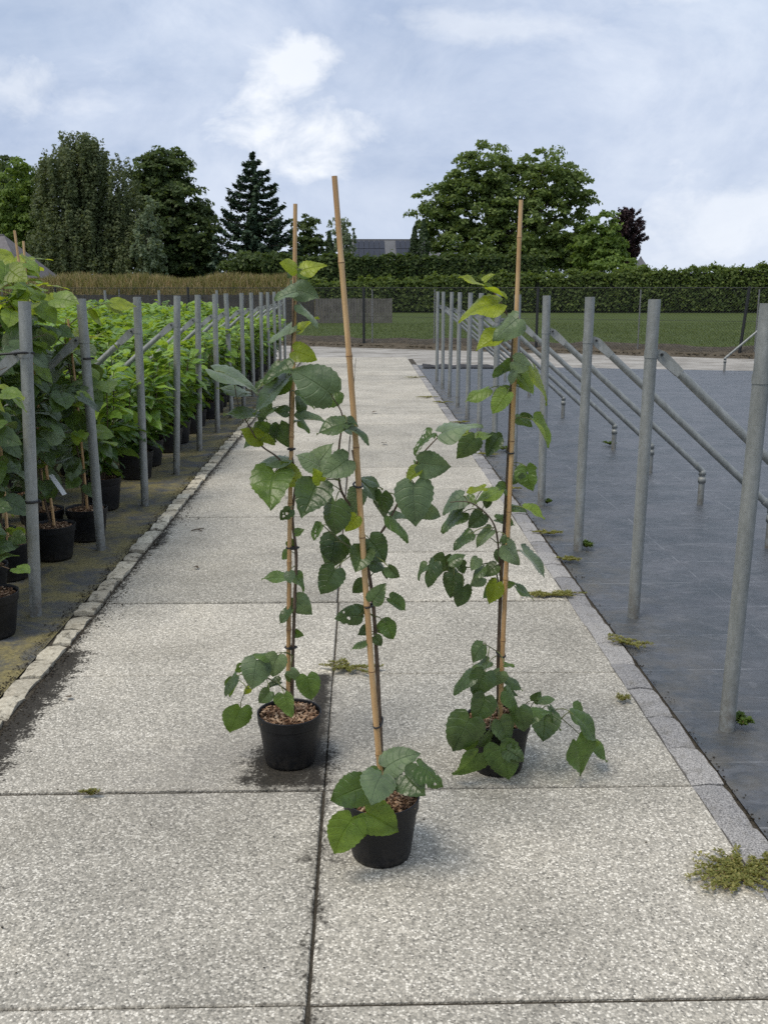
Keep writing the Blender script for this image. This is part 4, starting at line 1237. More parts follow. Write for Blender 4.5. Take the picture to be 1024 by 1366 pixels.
def tuft(mb, a, b, r, sag=0.0, n=5):
    a, b = Vector(a), Vector(b)
    m = (a + b) / 2 + Vector((0, 0, sag))
    mb.tube([a, (a + m) / 2 + Vector((0, 0, sag * .25)), m, (m + b) / 2 + Vector((0, 0, sag * .25)), b], [r * 1.25, r * 1.05, r, r, r], n, False)


PETIOLE = mat_plain('leaf_stalk', (0.13, 0.15, 0.045), 0.5, 0, 0.25, 40)
PET_ALT = mat_plain('green_twig', (0.11, 0.12, 0.05), 0.6, 0, 0.25, 40)


def pot_meshes(rt, rb, h, seed):
    body = MB().lathe([(0.0, 0.004), (rb * 0.9, 0.004), (rb * 0.96, 0.0), (rb, 0.012), (rb + (rt - rb) * .78, h * .78), (rt * .965, h * .80)], 36).mesh('pot_body', POT)
    rim = MB().lathe([(rt * .962, h * .795), (rt * .992, h * .80), (rt * 1.0, h * .815), (rt * 1.012, h * .985), (rt * 1.02, h), (rt * .985, h * 1.003), (rt * .975, h * .985), (rt * .955, h * .80)], 36).mesh('rim', POT)
    top = []
    q = []
    n, k = 26, 7
    r_ = random.Random(seed)
    for i in range(k + 1):
        for j in range(n):
            a = 2 * math.pi * j / n
            rr = rt * 0.965 * i / k
            z = h * 0.895 + 0.012 * (1 - (i / k) ** 2) + r_.uniform(-.004, .004) * (i < k)
            top.append((rr * math.cos(a), rr * math.sin(a), z))
    for i in range(k):
        for j in range(n):
            q.append((i * n + j, i * n + (j + 1) % n, (i + 1) * n + (j + 1) % n, (i + 1) * n + j))
    soil = fast_mesh('potting_soil', top, q, MULCH, True)
    return body, rim, soil


def chips_mesh(rt, h, n, seed):
    """bark chippings: small tilted slivers heaped over the soil"""
    r = np.random.default_rng(seed)
    V, F = [], []
    bx = np.array([(-1, -1, -1), (1, -1, -1), (1, 1, -1), (-1, 1, -1), (-1, -1, 1), (1, -1, 1), (1, 1, 1), (-1, 1, 1)], float)
    bf = np.array([(3, 2, 1, 0), (4, 5, 6, 7), (0, 1, 5, 4), (1, 2, 6, 5), (2, 3, 7, 6), (3, 0, 4, 7)])
    for i in range(n):
        a, rr = r.uniform(0, 6.283), rt * 0.93 * math.sqrt(r.uniform(0, 1))
        s = np.array([r.uniform(.004, .011), r.uniform(.002, .005), r.uniform(.001, .0022)])
        e = Matrix.Rotation(r.uniform(0, 6.28), 3, 'Z') @ Matrix.Rotation(r.normal(0, .4), 3, 'X') @ Matrix.Rotation(r.normal(0, .35), 3, 'Y')
        p = (bx * s * r.uniform(.7, 1.2, (8, 1))) @ np.array(e).T
        z = h * 0.895 + 0.012 * (1 - (rr / rt) ** 2) + r.uniform(0.0, 0.008)
        V.append(p + (rr * math.cos(a), rr * math.sin(a), z))
        F.append(bf + 8 * i)
    return fast_mesh('bark_chips', np.concatenate(V), np.concatenate(F), CHIP)


def mat_chip():
    M = Mat('bark_chip', 0.9, 0, 0.15)
    i = M.island()
    M.set('Base Color', M.ramp(i, [(0.0, (0.05, 0.028, 0.016)), (0.35, (0.17, 0.095, 0.055)), (0.7, (0.33, 0.21, 0.13)), (1.0, (0.52, 0.38, 0.26))]))
    return M.m


MULCH = mat_soil('bark_mulch', (0.05, 0.03, 0.018), (0.21, 0.13, 0.08), 130)
CHIP = mat_chip()
BIG_POT = pot_meshes(0.111, 0.089, 0.188, 1)
BIG_CHIPS = [chips_mesh(0.111, 0.188, 420, s) for s in (1, 2, 3)]


def bamboo(a, b, r, seed, parent):
    """a tapering cane with swollen nodes"""
    rr = random.Random(seed)
    a, b = Vector(a), Vector(b)
    L = (b - a).length
    d = (b - a) / L
    side = d.orthogonal().normalized()
    pts, rad = [], []
    t = 0.0
    nodes = []
    s = rr.uniform(.08, .2)
    while s < L - .05:
        nodes.append(s)
        s += rr.uniform(.19, .26)
    stations = sorted(set([0.0, L] + [q + e for q in nodes for e in (-.012, -.003, .0, .003, .012) if 0 < q + e < L]))
    for s in stations:
        k = r * (1.08 - .22 * s / L)
        if any(abs(s - q) < .0035 for q in nodes): k *= 1.16
        w = 0.0025 * math.sin(s * 5 + seed)
        pts.append(a + d * s + side * w)
        rad.append(k)
    o = MB().tube(pts, rad, 10).build('bamboo_cane', BAMBOO, parent)
    dk = MB()
    for q in nodes:
        dk.tube([a + d * (q - .0015) + side * 0.0025 * math.sin(q * 5 + seed), a + d * (q + .0015) + side * 0.0025 * math.sin(q * 5 + seed)], r * (1.10 - .22 * q / L) * 1.14, 10, False)
    dk.build('node_ring', mat_node, o)
    return o


mat_node = mat_plain('bamboo_node', (0.20, 0.11, 0.05), 0.6, 0, 0.3, 60)


def lime_tree(data, label, cane, seed, yaw=0.0):
    ox, oy = data['at']
    t = tag(empty('potted_lime_tree', (ox, oy, 0)), label, 'potted tree', 'young lime trees standing in pots on the path')
    body, rim, soil = BIG_POT
    pot = link('pot', body, t)
    link('rim', rim, pot)
    link('potting_soil', soil, t, rot=(0, 0, seed))
    tag(link('bark_chips', BIG_CHIPS[seed % 3], t), kind='stuff')
    bamboo(cane[0], cane[1], cane[2], seed, t)
    ca, cb = Vector(cane[0]), Vector(cane[1])
    for nm, rad, pts in data['wood']:
        pts = [Vector(p) for p in pts]
        # smooth the line
        sm = []
        for i in range(len(pts) - 1):
            p0, p1, p2, p3 = pts[max(i - 1, 0)], pts[i], pts[i + 1], pts[min(i + 2, len(pts) - 1)]
            for s in (0, .25, .5, .75):
                sm.append(0.5 * ((2 * p1) + (p2 - p0) * s + (2 * p0 - 5 * p1 + 4 * p2 - p3) * s * s + (3 * p1 - p0 - 3 * p2 + p3) * s ** 3))
        sm.append(pts[-1])
        n = len(sm)
        rads = [rad * (1.0 - 0.62 * i / (n - 1)) * (1.12 if i % 4 == 0 else 1.0) for i in range(n)]
        MB().tube(sm, rads, 8).build(nm, BARK if nm == 'stem' else (BARK if rad > .003 else PET_ALT), t)
    # ties holding the stem to the cane
    for z in (0.42, 0.78, 1.12):
        stem = [Vector(p) for p in data['wood'][0][2]]
        sp_ = min((a.lerp(b, f) for a, b in zip(stem, stem[1:]) for f in (0, .2, .4, .6, .8)), key=lambda p: abs(p.z - z))
        f = (z - ca.z) / (cb.z - ca.z)
        cp = ca.lerp(cb, f)
        m = MB()
        mid = (sp_ + cp) / 2
        dv = sp_ - cp
        dv.z = 0
        half = dv.length / 2
        dv.normalize()
        nv = Vector((-dv.y, dv.x, 0))
        loop = []
        for k in range(13):
            a = 2 * math.pi * k / 12
            loop.append(mid + dv * (half + .012) * math.cos(a) + nv * 0.012 * math.sin(a))
        loop = [Vector((p.x, p.y, z)) for p in loop]
        m.tube(loop, 0.003, 5, False)
        m.box((mid.x, mid.y - .01, z), (0.012, 0.008, 0.010))
        m.build('tie', BLACK, t)
    for i, (b, tp, w, tone, q) in enumerate(data['leaves']):
        x, y, z, L, W = leaf_frame(b, tp, w, i + seed)
        bit = tone in 'dg' and i % 7 == 4 and w < 0.065
        v, f, uv = leaf_geometry(32 if bit else 16, 24 if bit else 8, random.uniform(.02, .50), random.uniform(.06, .42), random.uniform(.03, .10), .04, i * 7 + seed, 'lime', bite=bit)
        P = np.outer(v[:, 0] * W, np.array(x)) + np.outer(v[:, 1] * L, np.array(y)) + np.outer(v[:, 2] * L, np.array(z)) + np.array(b)
        me = fast_mesh('leaf', P, f, LEAF[tone], True, uv)
        lo = link('leaf', me, t)
        d = (Vector(q) - Vector(b)).length
        if 0.004 < d < 0.16:
            pm = MB()
            tuft(pm, q, b, 0.0013 + 0.004 * L, 0.12 * d)
            pm.build('leaf_stalk', PETIOLE, lo)
    return t


lime_tree(LIME_A, 'tall staked lime tree in black pot on the soil-stained slab, large leaf halfway up',
          ((-0.010, 0.02, 0.14), (0.056, 0.02, 1.90), 0.0076), 1)
lime_tree(LIME_B, 'staked lime tree leaning left, black pot on clean concrete, widest spread of big leaves midway',
          ((0.005, -0.03, 0.14), (-0.115, -0.03, 1.915), 0.0083), 2)
lime_tree(LIME_C, 'staked lime tree with leaves drooping over its pot beside the granite kerb, yellowish top leaves',
          ((0.003, -0.02, 0.14), (0.022, -0.02, 1.904), 0.0080), 3)

# ================================================================ the nursery bed on the left
LIME_LEAVES = []
for tone in ('d', 'd', 'g', 's', 'l', 'y'):
    v, f, uv = leaf_geometry(9, 6, .15, .14, .03, .04, len(LIME_LEAVES) + 50)
    LIME_LEAVES.append((tone, fast_mesh('leaf', v, f, LEAF[tone], True, uv)))
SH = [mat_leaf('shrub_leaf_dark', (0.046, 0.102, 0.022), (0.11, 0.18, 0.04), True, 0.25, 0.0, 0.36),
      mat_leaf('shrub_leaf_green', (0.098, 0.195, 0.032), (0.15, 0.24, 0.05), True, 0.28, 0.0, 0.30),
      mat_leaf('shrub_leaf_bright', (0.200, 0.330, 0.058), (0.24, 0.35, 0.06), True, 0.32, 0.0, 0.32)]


def orient(d, up, roll=0.0):
    y = Vector(d).normalized()
    z = Vector(up)
    z = (z - y * z.dot(y))
    z = z.normalized() if z.length > 1e-3 else y.orthogonal().normalized()
    z = Matrix.Rotation(roll, 3, y) @ z
    x = y.cross(z)
    return Matrix((x, y, z)).transposed()


MID_POT = pot_meshes(0.135, 0.108, 0.215, 5)
MID_CHIPS = chips_mesh(0.135, 0.215, 260, 9)


def bed_lime(x, y, seed, h, label, lean=(0, 0), density=46, cane_top=1.85, sx=1.0):
    r = random.Random(seed)
    t = tag(empty('potted_lime_tree', (x, y, 0), r.uniform(-.3, .3)), label, 'potted tree', 'staked lime trees in pots in the planting bed')
    body, rim, soil = MID_POT
    pot = link('pot', body, t)
    link('rim', rim, pot)
    link('potting_soil', soil, t, rot=(0, 0, seed))
    tag(link('bark_chips', MID_CHIPS, t, rot=(0, 0, seed * 2.0)), kind='stuff')
    bamboo((0.01, 0.0, 0.17), (0.01 + lean[0], lean[1], cane_top), 0.0085, seed, t)
    pts = [Vector((-.02 + .012 * math.sin(k * 1.7 + seed) + lean[0] * k / 9, .01 + .012 * math.cos(k * 2.1 + seed), 0.18 + (h - .18) * k / 9)) for k in range(10)]
    MB().tube(pts, [0.008 * (1 - .07 * k) for k in range(10)], 7).build('stem', BARK, t)
    br = []
    for k in range(13):
        s = r.uniform(.12, .97)
        i = min(8, int(s * 9))
        p = pts[i].lerp(pts[i + 1], s * 9 - i)
        a = r.uniform(0, 6.28)
        L = r.uniform(.16, .34) * sx
        q = p + Vector((math.cos(a) * L, math.sin(a) * L, r.uniform(.02, .2)))
        m = p.lerp(q, .5) + Vector((0, 0, .03))
        MB().tube([p, m, q], [.0035, .0028, .0018], 5).build('branch', BARK, t)
        br.append((p, m, q))
    density = int(density * 2.3)
    for k in range(density):
        if k % 3:
            p, m, q = br[r.randrange(len(br))]
            s = r.uniform(.3, 1)
            at_ = (p.lerp(m, s * 2) if s < .5 else m.lerp(q, s * 2 - 1))
        else:
            s = .12 + .88 * (k / density)
            i = min(8, int(s * 9))
            at_ = pts[i].lerp(pts[i + 1], s * 9 - i)
        a = r.uniform(0, 6.28)
        st = Vector((math.cos(a), math.sin(a), r.uniform(.0, .5))) * r.uniform(.04, .08)
        b = at_ + st
        dz = r.uniform(-1.1, .1)
        M3 = orient((math.cos(a), math.sin(a), dz), (0.15, -.35, 1), r.uniform(-.5, .5))
        L = r.uniform(.08, .155)
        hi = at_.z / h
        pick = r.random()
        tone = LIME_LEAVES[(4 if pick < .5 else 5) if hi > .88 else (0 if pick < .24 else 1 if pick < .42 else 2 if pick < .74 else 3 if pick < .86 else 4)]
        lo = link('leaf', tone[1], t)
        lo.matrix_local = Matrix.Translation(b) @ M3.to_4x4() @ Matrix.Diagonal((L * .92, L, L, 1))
        if k % 3 == 0:
            pm = MB()
            tuft(pm, at_, b, 0.0014, .005, 4)
            me = pm.mesh('leaf_stalk', PETIOLE)
            link('leaf_stalk', me, t)
    return t


BL = 'staked lime tree in a black pot, crowded among tall canes before the shrubs'
bed_lime(-1.80, 4.50, 31, 1.15, 'low staked lime tree, black pot foremost at the edge of the bed of canes', (-.12, 0), 34, 1.55)
bed_lime(-2.02, 4.98, 32, 1.55, 'staked lime tree in a pot just behind the foremost pot of the bed', (-.02, 0), 60, 1.88)
bed_lime(-1.92, 5.88, 33, 1.70, 'staked lime tree with a white plant tag on its cane, beside a steel post', (-.10, .03), 70, 1.97)
bed_lime(-2.24, 5.75, 34, 1.66, 'staked lime tree crowded left of the tree with the white tag', (.04, 0), 66, 1.88)
bed_lime(-2.12, 6.32, 35, 1.80, 'tallest staked lime tree, crowded behind the tree with the white tag', (.0, .02), 66, 1.93)
bed_lime(-1.84, 6.35, 36, 1.45, 'short lime tree against the steel post next to the glossy shrubs', (-.04, 0), 50, 1.45)
bed_lime(-2.52, 6.2, 37, 1.72, BL, (-.02, 0), 64, 1.92)
bed_lime(-2.45, 5.25, 38, 1.60, BL, (.0, 0), 60, 1.86)
bed_lime(-2.75, 6.75, 39, 1.70, BL, (.03, 0), 50, 1.90)
bed_lime(-2.35, 6.85, 40, 1.60, BL, (.03, 0), 50, 1.85)
bed_lime(-2.05, 5.45, 41, 1.72, BL, (.02, 0), 60, 1.90)

# white plant tag tied to a cane
tagm = MB()
a, b = Vector((-1.90, 5.862, 0.53)), Vector((-1.775, 5.70, 0.44))
d = (b - a).normalized()
w = Vector((0.6, 0.45, .25))
w = (w - d * w.dot(d)).normalized() * 0.0135
nn = d.cross(w).normalized() * 0.0006
pts = [a + w, b + w, b - w, a - w]
tagm.add([p + nn for p in pts] + [p - nn for p in pts], [(0, 1, 2, 3), (7, 6, 5, 4)] + [(i, i + 4, (i + 1) % 4 + 4, (i + 1) % 4) for i in range(4)])
tt = tag(tagm.build('plant_tag', mat_plain('white_plastic', (0.78, 0.78, 0.77), 0.4, 0, 0.03)), 'white plastic plant tag hanging slantwise from a bamboo cane in the bed', 'tag')

# ---- shrubs
SHRUB_LEAF = []
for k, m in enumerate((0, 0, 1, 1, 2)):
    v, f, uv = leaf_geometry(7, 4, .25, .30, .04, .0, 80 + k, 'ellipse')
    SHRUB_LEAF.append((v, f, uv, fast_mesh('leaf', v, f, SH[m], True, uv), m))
SPOT = pot_meshes(0.155, 0.128, 0.245, 7)
SCHIPS = chips_mesh(0.155, 0.245, 160, 12)


def shrub_plan(seed, h, n, w):
    """stems and leaf placements of one shrub"""
    r = random.Random(seed)
    stems, leaves = [], []
    for k in range(7):
        a = 2 * math.pi * k / 7 + r.uniform(-.4, .4)
        rr = w * r.uniform(.45, .95)
        hh = h * r.uniform(.82, 1.0)
        p0 = Vector((.03 * math.cos(a), .03 * math.sin(a), .22))
        p3 = Vector((rr * math.cos(a), rr * math.sin(a), hh - .05))
        p1 = p0 + Vector((rr * .35 * math.cos(a), rr * .35 * math.sin(a), hh * .3))
        p2 = p3 - Vector((rr * .15 * math.cos(a), rr * .15 * math.sin(a), hh * .33))
        stems.append((p0, p1, p2, p3))
    for i in range(n):
        p = stems[i % 7]
        s = 1 - (1 - .10) * (r.random() ** 1.1)
        if i < 42: s = r.uniform(.9, 1.0)
        f = s * 3
        j = min(2, int(f))
        at_ = p[j].lerp(p[j + 1], f - j)
        a = r.uniform(0, 6.283)
        young = s > .86
        dz = r.uniform(.0, 1.0) if young else r.uniform(-.7, .5)
        L = r.uniform(.12, .17) if young else r.uniform(.14, .22)
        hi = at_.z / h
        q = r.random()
        tone = (4 if q < .8 else 3) if hi > .82 else ((2 if q < .45 else 3 if q < .8 else 4) if hi > .55 else (0 if q < .4 else 1 if q < .7 else 2))  # bright tops painted for light and new growth, lower leaves darker for shade
        b = at_ + Vector((math.cos(a), math.sin(a), .25)) * r.uniform(.015, .05)
        leaves.append((b, orient((math.cos(a), math.sin(a), dz), (0, 0, 1), r.uniform(-.6, .6)), L, L * r.uniform(.42, .58), tone))
    return stems, leaves


def shrub_stems(stems, parent):
    m = MB()
    for p in stems:
        m.tube(p, [.007, .006, .005, .003], 5)
    return m.mesh('stems', BARK)


def shrub_pot(t, rz):
    pot = link('pot', SPOT[0], t)
    link('rim', SPOT[1], pot)
    link('potting_soil', SPOT[2], t, rot=(0, 0, rz))
    tag(link('bark_chips', SCHIPS, t, rot=(0, 0, rz)), kind='stuff')


ORD = 'first second third fourth fifth sixth seventh eighth ninth tenth eleventh twelfth thirteenth fourteenth fifteenth sixteenth seventeenth eighteenth nineteenth twentieth twenty-first twenty-second twenty-third twenty-fourth twenty-fifth'.split()
FRONT = '%s glossy-leaved potted shrub along the kerb, counted from the staked lime trees'
G_FRONT = 'shrubs in the front row of the bed'
front_spots = [(-1.99, 7.28), (-2.00, 8.50), (-2.04, 9.15), (-2.0, 9.95), (-2.02, 10.55), (-2.0, 11.25), (-2.03, 11.9)]
for i, (x, y) in enumerate(front_spots[:5]):
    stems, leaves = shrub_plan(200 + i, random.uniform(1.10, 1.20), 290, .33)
    t = tag(empty('potted_shrub', (x, y, 0), 0), FRONT % ORD[i], 'shrub', G_FRONT)
    shrub_pot(t, i)
    link('stems', shrub_stems(stems, t), t)
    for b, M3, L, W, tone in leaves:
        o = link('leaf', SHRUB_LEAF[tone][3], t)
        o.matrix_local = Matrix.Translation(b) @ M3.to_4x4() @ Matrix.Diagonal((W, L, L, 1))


def shrub_foliage(leaves):
    """the leaves of a farther shrub as one mesh"""
    groups = {0: [], 1: [], 2: []}
    me = bpy.data.meshes.new('foliage')
    V, F, U, mi = [], [], [], []
    o = 0
    for b, M3, L, W, tone in leaves:
        v, f, uv, _, m = SHRUB_LEAF[tone]
        P = (v * np.array([W, L, L])) @ np.array(M3).T + np.array(b)
        V.append(P)
        F.append(np.array(f) + o)
        U.append(uv)
        mi += [m] * len(f)
        o += len(v)
    me = fast_mesh('foliage', np.concatenate(V), np.concatenate(F), None, True, np.concatenate(U))
    for s in SH: me.materials.append(s)
    me.polygons.foreach_set('material_index', np.array(mi, np.int32))
    return me


protos = []
for k in range(5):
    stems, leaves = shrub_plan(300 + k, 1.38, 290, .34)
    t = empty('potted_shrub', (0, 0, 0))
    shrub_pot(t, k)
    link('stems', shrub_stems(stems, t), t)
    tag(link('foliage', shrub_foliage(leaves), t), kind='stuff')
    protos.append([t, False])
BACK = 'bushy bright green shrub in the packed bed behind the steel posts'
G_BACK = 'shrubs packed in the bed'


def put_shrub(x, y, k, label, group, s=1.0):
    pr = protos[k % 5]
    o = pr[0] if not pr[1] else copy_tree(pr[0])
    pr[1] = True
    o.location = (x, y, 0)
    o.rotation_euler = (0, 0, random.uniform(0, 6.28))
    o.scale = (s, s, s * random.uniform(.96, 1.04))
    tag(o, label, 'shrub', group)


n = 0
for x, y in front_spots[5:]:
    put_shrub(x, y, n, FRONT % ORD[n + 5], G_FRONT, .84)
    n += 1
yy = 12.55
while yy < 22.4:
    put_shrub(-2.02 + random.uniform(-.04, .04), yy, n, FRONT % ORD[n + 5], G_FRONT, random.uniform(.80, .90))
    n += 1
    yy += 0.66
row = 0
yy = 7.55
while yy < 22.6:
    xx = -2.58 - (.28 if row % 2 else 0)
    while xx > -0.40 * yy - 0.35 and xx > -9.0:
        put_shrub(xx + random.uniform(-.07, .07), yy + random.uniform(-.07, .07), n, BACK, G_BACK, random.uniform(.93, 1.04) * (1.0 if xx < -3.0 else .93))
        n += 1
        xx -= 0.60
    yy += 0.62 if yy < 14 else 0.72
    row += 1

# ================================================================ weeds
WEED = mat_foliage('weed_leaf', (0.10, 0.125, 0.03), (0.32, 0.30, 0.11), 0.3)
WEED_B = mat_foliage('weed_leaf_fresh', (0.06, 0.11, 0.02), (0.13, 0.19, 0.045), 0.3)
WEED_STEM = mat_plain('weed_stem', (0.17, 0.10, 0.05), 0.7, 0, 0.3, 40)


def weed(x, y, seed, rx, ry, ang, n_st, label, fresh=False, lift=0.02, leaf=0.007):
    r = random.Random(seed)
    t = tag(empty('weed', (x, y, 0.0), ang), label, 'weed', 'weeds growing in the joints and kerb')
    st = MB()
    V, F = [], []
    for k in range(n_st):
        a = 2 * math.pi * k / n_st + r.uniform(-.4, .4)
        L = r.uniform(.45, 1.0)
        pts = []
        bend = r.uniform(-.5, .5)
        for i in range(6):
            s = i / 5
            aa = a + bend * s
            pts.append(Vector((math.cos(aa) * rx * L * s, math.sin(aa) * ry * L * s, 0.006 + lift * math.sin(s * 2.2) * r.uniform(.5, 1))))
        st.tube(pts, [.0017, .0016, .0014, .0012, .001, .0007], 4, False)
        for i in range(int(48 * L)):
            s = r.uniform(.12, 1)
            j = min(4, int(s * 5))
            p = pts[j].lerp(pts[j + 1], s * 5 - j)
            for _ in range(2):
                q = r.uniform(0, 6.28)
                d = Vector((math.cos(q), math.sin(q), r.uniform(-.1, .9))).normalized()
                w = d.cross(Vector((r.uniform(-.4, .4), r.uniform(-.4, .4), 1))).normalized()
                l = leaf * r.uniform(.7, 1.5)
                b = p + d * .002
                up = Vector((0, 0, l * .15))
                o = len(V)
                V += [b, b + d * l * .5 + w * l * .28 + up, b + d * l, b + d * l * .5 - w * l * .28 + up]
                F.append((o, o + 1, o + 2, o + 3))
    V = [(v.x, v.y, max(v.z, .004)) for v in V]
    st.build('stems', WEED_STEM, t)
    tag(link('leaves', fast_mesh('leaves', V, F, WEED_B if fresh else WEED), t), kind='stuff')
    return t


weed(1.075, 2.44, 1, .17, .13, 0.3, 40, 'large sprawling weed over the granite kerb at the path edge', lift=.014, leaf=.010)
weed(1.03, 5.02, 2, .21, .055, 0.05, 30, 'long weed lying across the path in a slab joint by the granite kerb', lift=.014, leaf=.010)
weed(1.25, 4.27, 3, .13, .07, -0.7, 14, 'small sprawling weed between the granite kerb and ground cloth', leaf=.009)
weed(1.055, 3.64, 4, .045, .04, 0, 9, 'tiny weed tuft in the joint beside the granite setts', leaf=.007)
weed(-0.07, 4.00, 5, .17, .09, -0.25, 18, 'weed spreading from the joint crossing behind the leaning lime tree', lift=.02, leaf=.010)
KW = '%s small weed along the granite kerb beyond the long weed across the path'
NW = 'first second third fourth fifth sixth seventh eighth ninth'.split()
for i, (x, y, s) in enumerate([(1.27, 5.72, .11), (1.28, 6.38, .12), (1.24, 7.9, .10), (1.27, 9.6, .14), (1.10, 10.9, .10), (1.25, 12.0, .16), (1.18, 14.2, .2), (1.02, 14.9, .22), (1.0, 18.3, .25)]):
    weed(x, y, 10 + i, s, s * .45, random.uniform(-.3, .3), 12, KW % NW[i], lift=.015, leaf=.011)
PW = 'fresh green weed sprouting at the foot of a steel post'
for i, (x, y, s) in enumerate([(1.45, 3.40, .045), (1.45, 6.02, .07), (1.44, 7.32, .05), (1.46, 9.9, .1), (2.65, 10.2, .08)]):
    weed(x, y, 30 + i, s, s, 0, 9, PW, True, .035, .014)
weed(-0.9, 2.93, 50, .05, .012, 0, 7, 'thin line of tiny weeds in a slab joint', leaf=.006)

# a dry twig and scattered fallen leaves on the slabs
LITTER = mat_plain('dead_leaf', (0.085, 0.06, 0.035), 0.8, 0, 0.4, 30)
tw = MB()
tw.tube([(-.045, 0, .006), (0, .01, .01), (.05, .03, .006)], [.004, .0045, .003], 5)
tw.tube([(0, .01, .01), (.02, -.05, .006)], [.004, .002], 5)
tag(tw.build('twig', LITTER, None, (-1.14, 6.55, 0.0), (0, 0, .4)), 'short forked brown twig lying on a pale slab', 'twig')
lv, lf, luv = leaf_geometry(5, 4, .3, .25, .06, 0, 400)
dl = fast_mesh('fallen_leaf', lv, lf, LITTER, True, luv)
for i, (x, y, s) in enumerate([(0.24, 10.3, .06), (0.05, 10.8, .05), (0.42, 8.6, .04), (-1.0, 5.6, .03), (-.62, 7.6, .03), (-1.2, 3.7, .03), (.2, 13.0, .07)]):
    o = tag(link('fallen_leaf', dl, None, (x, y, .012 + .2 * s), (0, 0, i * 1.3), (s, s, s)), 'small curled brown leaf lying on the concrete slabs', 'leaf', 'fallen leaves on the path')
# crumpled end of the ground cloth by the far post
cr = []
cq = []
for i in range(15):
    for j in range(5):
        u, v_ = i / 14, j / 4
        cr.append((1.30 + u * 1.9, 20.55 + .35 * v_ - .12 * u, .02 + .07 * abs(math.sin(u * 17 + v_ * 3)) * math.sin(v_ * math.pi) + .03 * math.sin(u * 31)* math.sin(v_ * math.pi)))
for i in range(14):
    for j in range(4):
        k = i * 5 + j
        cq.append((k, k + 5, k + 6, k + 1))
tag(link('crumpled_cloth', fast_mesh('crumpled_cloth', cr, cq, mat_plain('old_black_cloth', (0.03, 0.03, 0.032), .7, 0, .4, 9), True)), 'rumpled strip of black cloth at the end of the ground cloth', 'cloth')

# ================================================================ beyond the fence
PX = 1 / 1323.0


def far(u, v, Y):
    """bearing and height read off at distance Y -> X and Z"""
    return (u - 482) * Y * PX, 1.64 + (385 - v) * Y * PX


def quads_at(cen, nrm, size, asp=0.6, jit=0.9):
    """diamond leaf faces around points, loosely facing nrm"""
    n = len(cen)
    a = nrm + rng.normal(0, jit, (n, 3))
    a /= np.linalg.norm(a, axis=1, keepdims=True) + 1e-9
    t = rng.normal(0, 1, (n, 3))
    t -= a * np.sum(a * t, axis=1, keepdims=True)
    t /= np.linalg.norm(t, axis=1, keepdims=True) + 1e-9
    b = np.cross(a, t)
    s = (size * rng.uniform(.6, 1.35, n))[:, None]
    V = np.stack([cen + t * s, cen + b * s * asp, cen - t * s, cen - b * s * asp], 1).reshape(-1, 3)
    F = np.arange(4 * n).reshape(n, 4)
    return V, F


def crown_points(lobes, clump_r, per, density, weep=0.0, fill=0.25):
    C, N = [], []
    for (x, y, z, rx, ry, rz) in lobes:
        area = 4 * math.pi * ((rx * rz) ** 1.6 / 3 + (rx * ry) ** 1.6 / 3 + (ry * rz) ** 1.6 / 3) ** (1 / 1.6)
        m = max(6, int(area * density))
        d = rng.normal(0, 1, (m, 3))
        d /= np.linalg.norm(d, axis=1, keepdims=True)
        rad = np.where(rng.random(m) < fill, rng.uniform(.3, .8, m), rng.uniform(.8, 1.10, m))[:, None]
        cen = np.array([x, y, z]) + d * rad * np.array([rx, ry, rz])
        for c, nd in zip(cen, d):
            cr_ = clump_r * rng.uniform(.6, 1.4)
            k = int(per * rng.uniform(.7, 1.3))
            e = rng.normal(0, 1, (k, 3))
            e /= np.linalg.norm(e, axis=1, keepdims=True)
            e[:, 2] = np.abs(e[:, 2]) * .8 - .25
            rr = rng.uniform(.45, 1.0, (k, 1))
            off = e * rr * cr_
            if weep:
                off[:, :2] *= .5
                off[:, 2] = -rng.random(k) * weep * rng.uniform(.5, 1.2)
            C.append(c + off)
            N.append(e + nd * .6 + np.array([0, 0, .5]))
    return np.concatenate(C), np.concatenate(N)


TRUNK = mat_bark('tree_bark', (0.035, 0.028, 0.02), (0.10, 0.085, 0.065))


def broad_tree(name, label, u, Y, lobes_px, mat, clump=0.7, per=44, dens=1.25, size=0.20, weep=0.0, trunk_r=.35, fill=.25, group=None):
    """lobes given by bearing/height/extent; depth extent follows the width"""
    x0, _ = far(u, 385, Y)
    t = tag(empty(name, (x0, Y, -0.05)), label, 'tree', group)
    k = Y * PX
    lobes = []
    for i, (lu, lv_, ru, rv) in enumerate(lobes_px):
        lx, lz = far(lu, lv_, Y)
        lobes.append((lx - x0, (0.0 if i == 0 else random.uniform(-1, 1) * ru * k * .5), lz + .05, ru * k, ru * k * .9, rv * k))
    C, N = crown_points(lobes, clump, per, dens, weep, fill)
    C[:, 2] = np.maximum(C[:, 2], .25)
    V, F = quads_at(C, N, size)
    tag(link('crown', fast_mesh('crown', V, F, mat), t), kind='stuff')
    tr = MB()
    top = max(l[2] for l in lobes)
    tr.tube([(0, 0, -.2), (.05, 0, top * .25), (-.05, .1, top * .55), (0, 0, top * .9)], [trunk_r * 1.3, trunk_r, trunk_r * .7, trunk_r * .2], 9)
    tk = tr.build('trunk', TRUNK, t)
    for l in lobes[:9]:
        m = MB()
        s = Vector((0, 0, min(l[2] * .55, top * .45)))
        e = Vector((l[0], l[1], l[2] + l[5] * .3))
        m.tube([s, s.lerp(e, .5) + Vector((0, 0, -.3)), e], [trunk_r * .5, trunk_r * .32, trunk_r * .1], 6)
        m.build('limb', TRUNK, tk)
    return t


